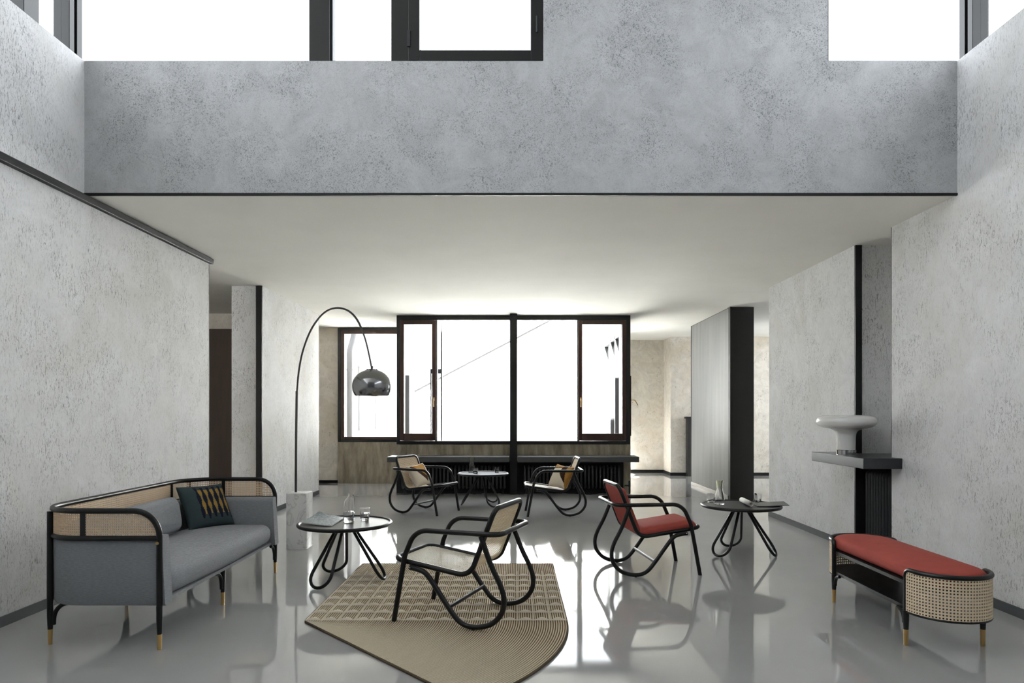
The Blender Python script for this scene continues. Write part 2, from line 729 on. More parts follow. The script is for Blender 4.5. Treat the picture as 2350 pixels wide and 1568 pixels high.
def empty(name, loc, rz=0.0):
    o = bpy.data.objects.new(name, None)
    o.empty_display_size = 0.1
    COL.objects.link(o)
    o.location = loc
    o.rotation_euler = (0, 0, rz)
    return o


def children(o):
    return [c for c in bpy.data.objects if c.parent == o]


def copy_tree(o, parent=None):
    kids = children(o)
    c = o.copy()
    COL.objects.link(c)
    if parent:
        c.parent = parent
    for k in kids:
        copy_tree(k, c)
    return c


def struct(name, mb, mat, label, cat, **kw):
    o = mb.build(name, mat, **kw)
    tag(o, label, cat, kind='structure')
    return o


# ================================================================== THE SETTING
XL, XR = -3.22, 3.30           # faces of the long side walls
CZ = 2.97                      # low ceiling
YH = 5.10                      # header wall
SILL = 3.97                    # clerestory sill
TOP = 6.40                     # upper ceiling, out of view; raised so taller clerestories give more top light
BACK = -3.0                    # wall behind the photographer
BAY = 11.40                    # bay window
BX0, BX1 = -1.986, 1.92

mb = MB().box(-6.6, 6.6, BACK - 0.3, 15.7, -0.2, 0.0)
struct('floor', mb, M['floor'], 'glossy pale grey polished resin floor', 'floor')

mb = MB()
mb.box(-6.6, 6.6, YH + 0.3, BAY + 0.12, CZ, 3.27)
mb.box(XL, XR, YH + 0.012, YH + 0.3, CZ, CZ + 0.3)
mb.box(-6.6, BX0, BAY + 0.12, 13.2, CZ, 3.27)
mb.box(BX1, 6.6, BAY + 0.12, 15.7, CZ, 3.27)
mb.box(-6.6, XL - 0.4, BACK - 0.3, YH + 0.3, CZ, 3.27)
mb.box(XR + 0.4, 6.6, BACK - 0.3, YH + 0.3, CZ, 3.27)
struct('ceiling', mb, M['ceiling'], 'low cream plaster ceiling over the rear of the room', 'ceiling')

mb = MB()  # dark cover added out of view to cut sunlit bounce into the clerestory
mb.box(-6.6, 6.6, YH + 0.31, BAY + 0.12, 3.275, 3.30)
mb.box(-6.6, BX0, BAY + 0.12, 13.2, 3.275, 3.30)
mb.box(BX1, 6.6, BAY + 0.12, 15.7, 3.275, 3.30)
mb.box(-6.6, XL - 0.41, BACK - 0.3, YH + 0.31, 3.275, 3.30)
mb.box(XR + 0.41, 6.6, BACK - 0.3, YH + 0.31, 3.275, 3.30)
struct('roof', mb, M['roof'], 'unseen dark cover added over the low rear room to cut bounce light', 'roof')
mb = MB().box(XL - 1.6, XR + 1.6, BACK - 1.1, YH + 0.6, TOP, TOP + 0.3)  # overhang past the walls is added, unseen, to keep sun off the clerestory
struct('ceiling_upper', mb, M['ceiling'], 'high ceiling above the clerestory windows, with eaves added to block the sun', 'ceiling')

# side walls
mb = MB().box(XL - 0.38, XL, BACK - 0.3, 7.17, 0, CZ)
mb.box(XL - 0.38, XL, BACK - 0.3, YH + 0.3, CZ, SILL)
struct('wall_left', mb, M['plaster_side'], 'tall scratched grey plaster wall behind the sofa', 'wall')
mb = MB().box(XR, XR + 0.38, BACK - 0.3, 5.99, 0, CZ)
mb.box(XR, XR + 0.38, BACK - 0.3, YH + 0.3, CZ, SILL)
mb.box(XR + 0.02, XR + 0.3, BACK - 0.3, YH + 0.3, 5.0, TOP)  # unseen solid panel added to dim the light from the right clerestory
struct('wall_right', mb, M['plaster_side'], 'tall scratched grey plaster wall behind the red bench', 'wall')
mb = MB().box(XL - 0.426, XL - 0.03, 8.77, 11.28, 0, CZ)
struct('wall_left_rear', mb, M['plaster_side'], 'freestanding pale plaster wall slab behind the arc lamp', 'wall')
mb = MB().box(XR, XR + 0.40, 6.65, 8.885, 0, CZ)
struct('wall_right_middle', mb, M['plaster_side'], 'pale plaster wall slab behind the mushroom lamp', 'wall')
mb = MB().box(XR + 0.41, XR + 0.46, 5.9, 6.75, 0, CZ)
struct('wall_niche', mb, M['plaster_side'], 'plaster back of the radiator niche', 'wall')

# header with clerestory openings
kx = YH / FPX


def HX(x):
    return (x - VX) * kx


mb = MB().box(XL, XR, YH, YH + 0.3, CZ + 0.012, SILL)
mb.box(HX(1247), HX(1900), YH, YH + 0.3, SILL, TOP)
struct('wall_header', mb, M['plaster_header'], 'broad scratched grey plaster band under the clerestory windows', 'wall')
mb = MB().box(XL, XR, YH - 0.006, YH + 0.012, CZ - 0.006, CZ + 0.012)
struct('trim_1', mb, M['black_matte'], 'thin black line along the bottom of the plaster band', 'trim')
mb = MB().box(XL, XL + 0.045, BACK, 7.19, 2.905, 2.955)
mb.box(XL, XL + 0.03, BACK, 7.19, 2.955, 2.965)
struct('trim_2', mb, M['black_matte'], 'long black steel rail high on the left wall', 'trim', bevel=0.004)
mb = MB().box(XL - 0.38, XR + 0.38, BACK - 0.3, BACK, 0, TOP)  # out of view; its dark finish is chosen to reduce fill light
struct('wall_behind', mb, M['charcoal'], 'unseen wall behind the viewpoint, made dark to cut fill light', 'wall')

# wall ends: black corner strips
mb = MB().box(XL - 0.105, XL - 0.03, 8.745, 8.77, 0, CZ)
struct('trim_3', mb, M['black_matte'], 'black steel strip on the corner of the left wall slab', 'trim')
mb = MB().box(XR, XR + 0.062, 6.625, 6.65, 0, CZ)
struct('trim_4', mb, M['black_matte'], 'black steel strip on the wall corner behind the mushroom lamp', 'trim')
mb = MB().box(XL - 0.012, XL + 0.001, 7.171, 7.178, 0, 2.9)
struct('trim_5', mb, M['black_matte'], 'thin black edge at the end of the left wall', 'trim')
mb = MB().box(XR - 0.001, XR + 0.014, 5.991, 5.998, 0, CZ)
struct('trim_6', mb, M['black_matte'], 'thin black edge at the end of the right wall', 'trim')
mb = MB().box(XL - 0.045, XL - 0.029, 11.281, 11.29, 0, CZ)
struct('trim_7', mb, M['black_matte'], 'thin dark edge at the far end of the left wall slab', 'trim')

# metal partition
mb = MB().box(XR, XR + 0.365, 10.5, 12.8, 0, CZ)
mb.box(XR - 0.004, XR + 0.001, 10.56, 12.78, 0.05, CZ - 0.01, 1)
mb.box(XR - 0.008, XR + 0.012, 10.47, 10.56, 0, CZ)
mb.box(XR - 0.008, XR + 0.004, 12.78, 12.81, 0, CZ)
struct('wall_partition', mb, [M['black_matte'], M['zinc']], 'black steel partition with a brushed zinc side panel', 'partition')

# rear walls
mb = MB().box(-6.6, -3.385, 13.1, 13.3, 0, CZ)
struct('wall_rear_left', mb, M['plaster_far'], 'narrow warm plaster wall left of the alcove window', 'wall')
mb = MB().box(-3.385, BX0 + 0.06, 13.0, 13.2, 0, 0.784)
struct('wall_alcove', mb, M['concrete'], 'brown board-formed concrete parapet under the alcove window', 'wall')
mb = MB().box(BX1, 3.32, 15.3, 15.6, 0, CZ)
mb.box(3.32, 6.6, 14.6, 15.6, 0, CZ)
struct('wall_rear_right', mb, M['plaster_far'], 'warm stained plaster wall in the far right of the room', 'wall')
mb = MB().box(-6.6, -6.4, BACK, 13.3, 0, CZ)
struct('wall_corridor_left', mb, M['plaster_far'], 'corridor wall beyond the left wall', 'wall')
mb = MB().box(6.4, 6.6, BACK, 11.1, 0, CZ)
mb.box(6.4, 6.6, 14.1, 15.6, 0, CZ)
mb.box(6.4, 6.6, 11.1, 14.1, 0, 0.7)
mb.box(6.4, 6.6, 11.1, 14.1, 2.7, CZ)
struct('wall_corridor_right', mb, M['plaster_far'], 'corridor wall beyond the right wall', 'wall')
# corridor door on the left
mb = MB().box(-6.4, -3.66, 11.2, 11.3, 2.72, CZ)
struct('wall_lintel', mb, M['plaster_far'], 'grey plaster lintel over the dark corridor door', 'wall')
mb = MB().box(-6.4, -3.66, 11.22, 11.28, 0, 2.72)
mb.box(-5.05, -5.03, 11.21, 11.22, 0.02, 2.70)
struct('door_1', mb, M['brown_dark'], 'tall dark brown door panel in the left corridor', 'door')
# bay side walls and parapet
mb = MB().box(BX0, BX0 + 0.06, BAY + 0.1, 13.0, 0, CZ)
struct('wall_bay_left', mb, M['white_ext'], 'thin white wall closing the left side of the bay', 'wall')
mb = MB().box(BX0, BX1, BAY, BAY + 0.14, 0.36, 0.816)
mb.box(1.80, BX1, BAY - 0.02, BAY, 0, 0.60)
struct('wall_bay', mb, M['concrete'], 'brown stained concrete band below the big window', 'wall')
mb = MB().box(BX0, 1.80, BAY + 0.0, BAY + 0.14, 0, 0.36)
mb.box(BX0, 1.80, BAY - 0.005, BAY + 0.0, 0.0, 0.54)
struct('wall_bay_recess', mb, M['black_matte'], 'black recess behind the radiators below the big window', 'wall')
mb = MB().box(BX1 - 0.1, BX1, BAY + 0.14, 15.3, 0, 0.816)
mb.box(BX1 - 0.1, BX1, BAY + 0.14, 15.3, 2.75, CZ)
mb.box(BX1 - 0.1, BX1, BAY + 0.14, 12.0, 0.816, 2.75)
mb.box(BX1 - 0.1, BX1, 14.1, 15.3, 0.816, 2.75)
struct('wall_bay_right', mb, M['white_ext'], 'white wall with a strip window on the right of the courtyard', 'wall')

# baseboards
def base(name, x0, x1, y0, y1, label, mat='charcoal', h=0.065):
    struct(name, MB().box(x0, x1, y0, y1, 0, h), M[mat], label, 'baseboard')


base('baseboard_left', XL, XL + 0.012, BACK, 7.17, 'charcoal skirting along the left wall behind the sofa')
base('baseboard_left_rear', XL - 0.03, XL - 0.018, 8.77, 11.28, 'charcoal skirting behind the arc lamp')
base('baseboard_right', XR - 0.012, XR, BACK, 5.99, 'charcoal skirting along the right wall behind the bench')
base('baseboard_right_middle', XR - 0.012, XR, 6.65, 8.885, 'charcoal skirting under the mushroom lamp wall')
base('baseboard_rear_left', -6.4, -3.40, 13.085, 13.1, 'black skirting left of the alcove window', 'black_matte', 0.05)
base('baseboard_rear_right', BX1, 3.31, 15.285, 15.3, 'black skirting on the far right wall', 'black_matte')
base('baseboard_rear_pier', 3.305, 3.32, 14.6, 15.285, 'black skirting on the return of the far pier', 'black_matte')
base('baseboard_rear_pier_front', 3.305, 6.4, 14.585, 14.6, 'black skirting along the front of the far pier', 'black_matte')
base('baseboard_partition', XR - 0.016, XR - 0.008, 10.56, 12.78, 'grey steel skirting of the zinc partition', 'steel_dark', 0.06)


# ------------------------------------------------------------------ windows
def bars(mb, rects, y0, y1, mi=0):
    for (x0, x1, z0, z1) in rects:
        mb.box(x0, x1, y0, y1, z0, z1, mi)


def ring_frame(mb, x0, x1, z0, z1, w, y0, y1, mi=0):
    wl, wr, wb, wt = w if isinstance(w, tuple) else (w,) * 4
    mb.box(x0, x0 + wl, y0, y1, z0, z1, mi)
    mb.box(x1 - wr, x1, y0, y1, z0, z1, mi)
    mb.box(x0 + wl, x1 - wr, y0, y1, z0, z0 + wb, mi)
    mb.box(x0 + wl, x1 - wr, y0, y1, z1 - wt, z1, mi)


def lever(parent, x, y, z, mat, facing='y', drop=0.13):
    mb = MB()
    if facing == 'y':
        mb.box(x - 0.012, x + 0.012, y - 0.008, y, z - 0.03, z + 0.03)
        mb.tube(fillet([(x, y - 0.005, z), (x, y - 0.04, z), (x, y - 0.045, z - drop)], [0, 0.015, 0]), 0.008, 8)
    else:
        mb.box(x, x + 0.008, y - 0.012, y + 0.012, z - 0.03, z + 0.03)
        mb.tube(fillet([(x, y, z), (x + 0.07, y, z), (x + 0.12, y, z - 0.09)], [0, 0.03, 0]), 0.008, 8)
    return mb.build('handle', mat, parent)


# clerestory, over the header
w1 = empty('window_1', (0, 0, 0))
tag(w1, 'clerestory window strip above the plaster band, left of centre', 'window', kind='structure')
mb = MB()
y0, y1 = YH + 0.01, YH + 0.13
bars(mb, [(HX(708), HX(755), SILL, TOP), (HX(897), HX(936), SILL, TOP), (XL, HX(1247), SILL, SILL + 0.008)], y0, y1)
mb.box(HX(747), HX(760), y0 + 0.03, y1, SILL, TOP)
mb.build('frame', M['black'], w1, bevel=0.003)
mb = MB()
ring_frame(mb, HX(936), HX(1247), SILL + 0.01, TOP - 0.02, (HX(962) - HX(936), HX(1247) - HX(1218), 0.078, 0.08), y0, y0 + 0.09)
s = mb.build('sash', M['black'], w1, bevel=0.004)
MB().box(HX(962), HX(1218), y0 + 0.045, y0 + 0.051, SILL + 0.088, TOP - 0.1).build('pane', M['pane'], s, smooth=0)
MB().box(HX(934), HX(941), y0 - 0.012, y0, SILL + 0.11, SILL + 0.23).build('hinge', M['steel_dark'], s)
MB().tube([(HX(1232), y0 - 0.02, 4.18), (HX(1232), y0 - 0.02, 4.30)], 0.007, 8).build('handle', M['steel_dark'], s)
MB().box(XL, HX(708), y0 + 0.05, y0 + 0.056, SILL, TOP).build('pane', M['pane'], w1, smooth=0)
MB().box(HX(760), HX(897), y0 + 0.05, y0 + 0.056, SILL, TOP).build('pane', M['pane'], w1, smooth=0)

w2 = empty('window_2', (0, 0, 0))
tag(w2, 'square clerestory window above the plaster band at the right', 'window', kind='structure')
mb = MB()
bars(mb, [(HX(1900), HX(1903), SILL, TOP), (HX(1900), XR, SILL, SILL + 0.008)], y0, y1)
mb.build('frame', M['black'], w2)
MB().box(HX(1903), XR, y0 + 0.05, y0 + 0.056, SILL + 0.008, TOP).build('pane', M['pane'], w2, smooth=0)


def side_window(name, x, sgn, label):
    """Clerestory on a long wall; sgn -1 left wall, +1 right wall."""
    w = empty(name, (0, 0, 0))
    tag(w, label, 'window', kind='structure')
    xa, xb = sorted((x + sgn * 0.02, x + sgn * 0.14))
    ypos = [YH - 0.14, 4.50, 3.1, 1.7, 0.3, -1.1, -2.5]
    mb = MB()
    mb.box(xa, xb, YH - 0.14, YH - 0.085, SILL, TOP)
    mb.box(xa + 0.015, xb - 0.015, YH - 0.085, YH - 0.055, SILL, TOP)
    mb.box(xa, xb, YH - 0.055, YH + 0.01, SILL, TOP)
    if sgn < 0:
        for yy in ypos[1:]:
            mb.box(xa, xb, yy, yy + 0.085, SILL, TOP)
            mb.box(xa + 0.02, xb, yy + 0.085, yy + 0.145, SILL, TOP)
    else:
        for yy in (2.6, 0.4, -1.8):
            mb.box(xa, xb, yy, yy + 0.12, SILL, TOP)
    mb.box(xa, xb, BACK, YH, SILL, SILL + 0.008)
    mb.build('frame', M['black'], w, bevel=0.003)
    xm = (xa + xb) / 2
    MB().box(xm - 0.003, xm + 0.003, BACK, YH - 0.14, SILL + 0.008, TOP).build('pane', M['pane'], w, smooth=0)


side_window('window_3', XL, -1, 'clerestory window strip above the left wall')
side_window('window_4', XR, 1, 'clerestory window strip above the right wall')
# the big bay window
kb = BAY / FPX


def BXX(x):
    return (x - VX) * kb


w6 = empty('window_5', (0, 0, 0))
tag(w6, 'big black-framed picture window in the middle of the rear wall', 'window', kind='structure')
f0, f1 = BAY + 0.0, BAY + 0.12
mb = MB()
mb.box(BX0, BX0 + 0.058, f0, f1, 0.816, CZ)
mb.box(BX1 - 0.072, BX1, f0, f1, 0.816, CZ)
mb.box(BX0 + 0.058, BX1 - 0.072, f0, f1, 2.89, CZ)
mb.box(BX0 + 0.058, BX1 - 0.072, f0, f1, 0.816, 0.872)
mb.box(BXX(1170), BXX(1187), f0 + 0.02, f1, 0.872, 2.89)
mb.box(BXX(1003) - 0.04, BXX(1003), f0 + 0.02, f1, 0.872, 2.89)
mb.box(BXX(1325), BXX(1325) + 0.04, f0 + 0.02, f1, 0.872, 2.89)
mb.build('frame', M['black'], w6, bevel=0.004)
for (xa, xb, hx) in ((BXX(918), BXX(1001), BXX(996)), (BXX(1327), BXX(1437), BXX(1332.5))):
    mb = MB()
    ring_frame(mb, xa, xb, 0.878, 2.885, (0.068, 0.068, 0.118, 0.066), f0 - 0.018, f0 + 0.045)
    s = mb.build('sash', M['brown'], w6, bevel=0.005)
    MB().box(xa + 0.068, xb - 0.068, f0 + 0.01, f0 + 0.016, 0.996, 2.819).build('pane', M['pane'], s, smooth=0)
    lever(s, hx, f0 - 0.018, 1.57, M['brass'])
MB().box(BXX(1003), BXX(1170), f0 + 0.06, f0 + 0.066, 0.872, 2.89).build('pane', M['pane'], w6, smooth=0)
MB().box(BXX(1187), BXX(1325), f0 + 0.06, f0 + 0.066, 0.872, 2.89).build('pane', M['pane'], w6, smooth=0)

mb = MB().box(BXX(1170) + 0.002, BXX(1187) - 0.002, 11.20, BAY - 0.006, 0, CZ)
struct('trim_8', mb, M['black_matte'], 'black steel post from floor to ceiling in front of the picture window', 'post', bevel=0.004)

w7 = empty('window_6', (0, 0, 0))
tag(w7, 'brown-framed window in the alcove behind the arc lamp', 'window', kind='structure')
mb = MB()
ring_frame(mb, -3.385, BX0 - 0.002, 0.786, 2.96, (0.06, 0.06, 0.05, 0.05), 13.0, 13.12)
mb.build('frame', M['black'], w7, bevel=0.004)
mb = MB()
ring_frame(mb, -3.325, BX0 - 0.062, 0.836, 2.91, (0.062, 0.062, 0.05, 0.06), 13.01, 13.07)
s = mb.build('sash', M['brown'], w7, bevel=0.004)
MB().box(-3.263, BX0 - 0.124, 13.03, 13.036, 0.886, 2.85).build('pane', M['pane'], s, smooth=0)

w8 = empty('window_7', (0, 0, 0))
tag(w8, 'strip window on the right side of the courtyard with a brass handle', 'window', kind='structure')
mb = MB()
for yy, ww in ((12.0, .06), (12.55, .07), (13.15, .07), (14.04, .06)):
    mb.box(BX1 - 0.09, BX1 - 0.01, yy, yy + ww, 0.816, 2.75)
mb.box(BX1 - 0.09, BX1 - 0.01, 12.06, 14.04, 0.816, 0.87)
mb.box(BX1 - 0.09, BX1 - 0.01, 12.06, 14.04, 2.70, 2.75)
mb.build('frame', M['pipe'], w8)
MB().box(BX1 - 0.05, BX1 - 0.045, 12.06, 14.04, 0.87, 2.70).build('pane', M['pane'], w8, smooth=0)
mb = MB()
mb.box(BX1 + 0.002, BX1 + 0.05, 11.62, 11.70, 0.95, 1.97)
mb.box(BX1 + 0.002, BX1 + 0.05, 12.26, 12.34, 0.95, 1.97)
mb.box(BX1 + 0.002, BX1 + 0.05, 11.70, 12.26, 0.95, 1.03)
mb.box(BX1 + 0.002, BX1 + 0.05, 11.70, 12.26, 1.89, 1.97)
s = mb.build('sash', M['brown'], w8)
lever(s, BX1 + 0.05, 11.66, 1.56, M['brass'], 'x')

w9 = empty('window_8', (0, 0, 0))
tag(w9, 'window in the far right corridor behind the partition', 'window', kind='structure')
mb = MB()
for yy in (11.1, 12.55, 14.03):
    mb.box(6.44, 6.54, yy, yy + 0.07, 0.7, 2.7)
mb.build('frame', M['black'], w9)
MB().box(6.48, 6.486, 11.17, 14.03, 0.7, 2.7).build('pane', M['pane'], w9, smooth=0)

# ------------------------------------------------------------------ courtyard outside
mb = MB().box(BX0 - 4, BX1 - 0.1, 13.3, 22, -0.15, -0.05)
struct('ground_courtyard', mb, M['ext_ground'], 'pale paving of the courtyard outside the windows', 'ground')
mb = MB()
xw, xo = -3.46, -3.70
segs = [(14.3, 15.25, 0.94, 2.38), (16.4, 17.1, 0.94, 1.80), (18.3, 19.0, 0.94, 1.8)]
yy = 13.3
for (a, b, z0, z1) in segs:
    mb.box(xo, xw, yy, a, -0.05, 3.6)
    mb.box(xo, xw, a, b, -0.05, z0)
    mb.box(xo, xw, a, b, z1, 3.6)
    mb.box(xo - 0.02, xw - 0.03, a, b, z0, z1, 1)
    yy = b
mb.box(xo, xw, yy, 21.0, -0.05, 3.6)
struct('wall_courtyard_left', mb, [M['white_ext'], M['ext_grey']], 'white courtyard facade with narrow windows seen through the alcove window', 'wall')
dp = MB().tube(fillet([(-3.385, 13.95, 0.0), (-3.385, 13.95, 2.62), (-3.36, 14.2, 2.95), (-3.36, 14.2, 3.4)], [0, 0.15, 0.15, 0]), 0.06, 12)
dp.tube([(-3.385, 13.95, 2.2), (-3.385, 13.95, 2.24)], 0.068, 12)
o = dp.build('drainpipe', M['pipe'])
tag(o, 'grey zinc drainpipe on the courtyard wall seen through the alcove window', 'pipe')
# far house with sloping roof edge
mb = MB()
pts = [(-6.5, -0.05), (3.2, -0.05), (3.2, 5.35), (1.2, 4.12), (-3.3, 1.76), (-6.5, 1.76)]
mb.loops([[(x, 20.0, z) for x, z in pts], [(x, 21.0, z) for x, z in pts]])
struct('wall_courtyard_far', mb, M['white_ext'], 'white gabled house wall across the courtyard', 'wall', smooth=0)
mb = MB()
e = [(3.3, 5.45), (1.2, 4.16), (-3.3, 1.80)]
mb.tube([(x, 19.93, z) for x, z in e], 0.05, 8)
o = mb.build('roof_gutter', M['black_matte'])
tag(o, 'thin grey sloping gutter on the gable across the courtyard', 'gutter')
# glazing bars of the window on the bay's outer side
mb = MB()
mb.box(-1.31, -1.285, 11.95, 12.0, 0.0, 2.95)
mb.box(-1.47, -1.31, 11.95, 12.0, 2.03, 2.11)
mb.box(-1.49, -1.47, 11.95, 12.0, 0.0, 2.11)
o = mb.build('window_guard', M['black'])
tag(o, 'slim black upright frame standing outside the left part of the picture window', 'frame')
mb = MB().box(-1.925, -1.86, 11.95, 12.3, 0.9, 2.0)
struct('trim_9', mb, M['pipe'], 'grey window frame on the outer wall of the bay', 'trim')


# ================================================================== FIXED FURNISHINGS
def ledge(name, x0, x1, label):
    o = MB().box(x0, x1, 10.95, 11.395, 0.548, 0.634).build(name, M['ledge'], bevel=0.004)
    return tag(o, label, 'ledge', 'steel ledges below the picture window')


ledge('window_ledge', -2.06, BXX(1170) - 0.004, 'long dark steel ledge below the window, left of the black post')
ledge('window_ledge', BXX(1187) + 0.004, 1.985, 'long dark steel ledge below the window, right of the black post')


def radiator(loc, n, pitch, h, zf, depth, axis, label, group=None):
    """Column radiator; axis 'x' runs along X, 'y' along Y. Each column a part."""
    r = empty('radiator', loc)
    tag(r, label, 'radiator', group)
    ln = n * pitch
    dirv = Vector((1, 0, 0)) if axis == 'x' else Vector((0, 1, 0))
    perp = Vector((0, 1, 0)) if axis == 'x' else Vector((1, 0, 0))
    for z in (zf + 0.05, zf + h - 0.05):
        mb = MB().tube([dirv * (-ln / 2) + Vector((0, 0, z)), dirv * (ln / 2) + Vector((0, 0, z))], 0.022, 10)
        mb.build('header_pipe', M['black_matte'], r)
    cm = MB()
    for s in (-1, 1):
        p = perp * (s * depth / 2)
        cm.tube(fillet([Vector((0, 0, zf + 0.03)), p + Vector((0, 0, zf + 0.06)), p + Vector((0, 0, zf + h - 0.06)),
                        Vector((0, 0, zf + h - 0.03))], [0, 0.03, 0.03, 0], 4), pitch * 0.3, 8)
    c0 = None
    for i in range(n):
        off = dirv * (-ln / 2 + (i + 0.5) * pitch)
        if c0 is None:
            c0 = cm.build('radiator_column', M['rad'], r)
            c = c0
        else:
            c = c0.copy()
            COL.objects.link(c)
        c.location = off
    for k in (-1, 1):
        q = dirv * (k * (ln / 2 - pitch))
        MB().tube([q, q + Vector((0, 0, zf + 0.06))], 0.02, 8).build('foot', M['black_matte'], r)
    return r


radiator((-1.02, 11.29, 0), 28, 0.062, 0.42, 0.07, 0.09, 'x', 'black column radiator under the ledge, left of the black post', 'radiators below the picture window')
radiator((0.93, 11.29, 0), 26, 0.062, 0.42, 0.07, 0.09, 'x', 'black column radiator under the ledge, right of the black post', 'radiators below the picture window')
mb = MB().tube(fillet([(1.80, 11.29, 0.14), (1.885, 11.29, 0.14), (1.885, 11.29, 0.0)], [0, 0.02, 0]), 0.012, 8)
mb.tube([(1.885, 11.29, 0.12), (1.885, 11.29, 0.22)], 0.018, 10)
o = mb.build('radiator_valve', M['steel_dark'])
tag(o, 'grey radiator valve and pipe beside the right-hand radiator', 'valve')
radiator((3.44, 6.31, 0), 11, 0.05, 0.80, 0.03, 0.12, 'y', 'tall black column radiator in the niche below the lamp shelf')
mb = MB().box(XR + 0.385, XR + 0.405, 6.0, 6.62, 0, 0.86)
mb.box(XR + 0.064, XR + 0.385, 6.628, 6.645, 0, 0.86)
struct('trim_10', mb, M['black_matte'], 'black back plate of the radiator niche', 'trim')

o = MB().box(2.965, XR - 0.003, 5.82, 6.84, 0.862, 0.952).build('shelf', M['steel_dark'], bevel=0.004)
tag(o, 'thick blackened steel shelf projecting from the niche under the mushroom lamp', 'shelf')
mb = MB().box(XR + 0.001, XR + 0.37, 6.0, 6.62, 0.862, 0.948)
struct('trim_11', mb, M['steel_dark'], 'steel sill inside the niche behind the lamp shelf', 'trim')
mb = MB().box(3.63, 3.95, 14.40, 14.56, 0, 1.22)
mb.box(3.60, 3.98, 14.38, 14.57, 1.22, 1.26)
o = mb.build('cabinet', M['black'], bevel=0.004)
tag(o, 'narrow black cabinet by the far pier behind the zinc partition', 'cabinet')


# ================================================================== FURNITURE
# ---- lounge chair
CW = 0.275          # half width of the arm frame
SW = 0.243          # half width of the seat frame
TR = 0.0165
SEAT_PROFILE = fillet([(0.560, 0, 0.390), (0.035, 0, 0.316), (-0.128, 0, 0.735)], [0, 0.10, 0], 10)


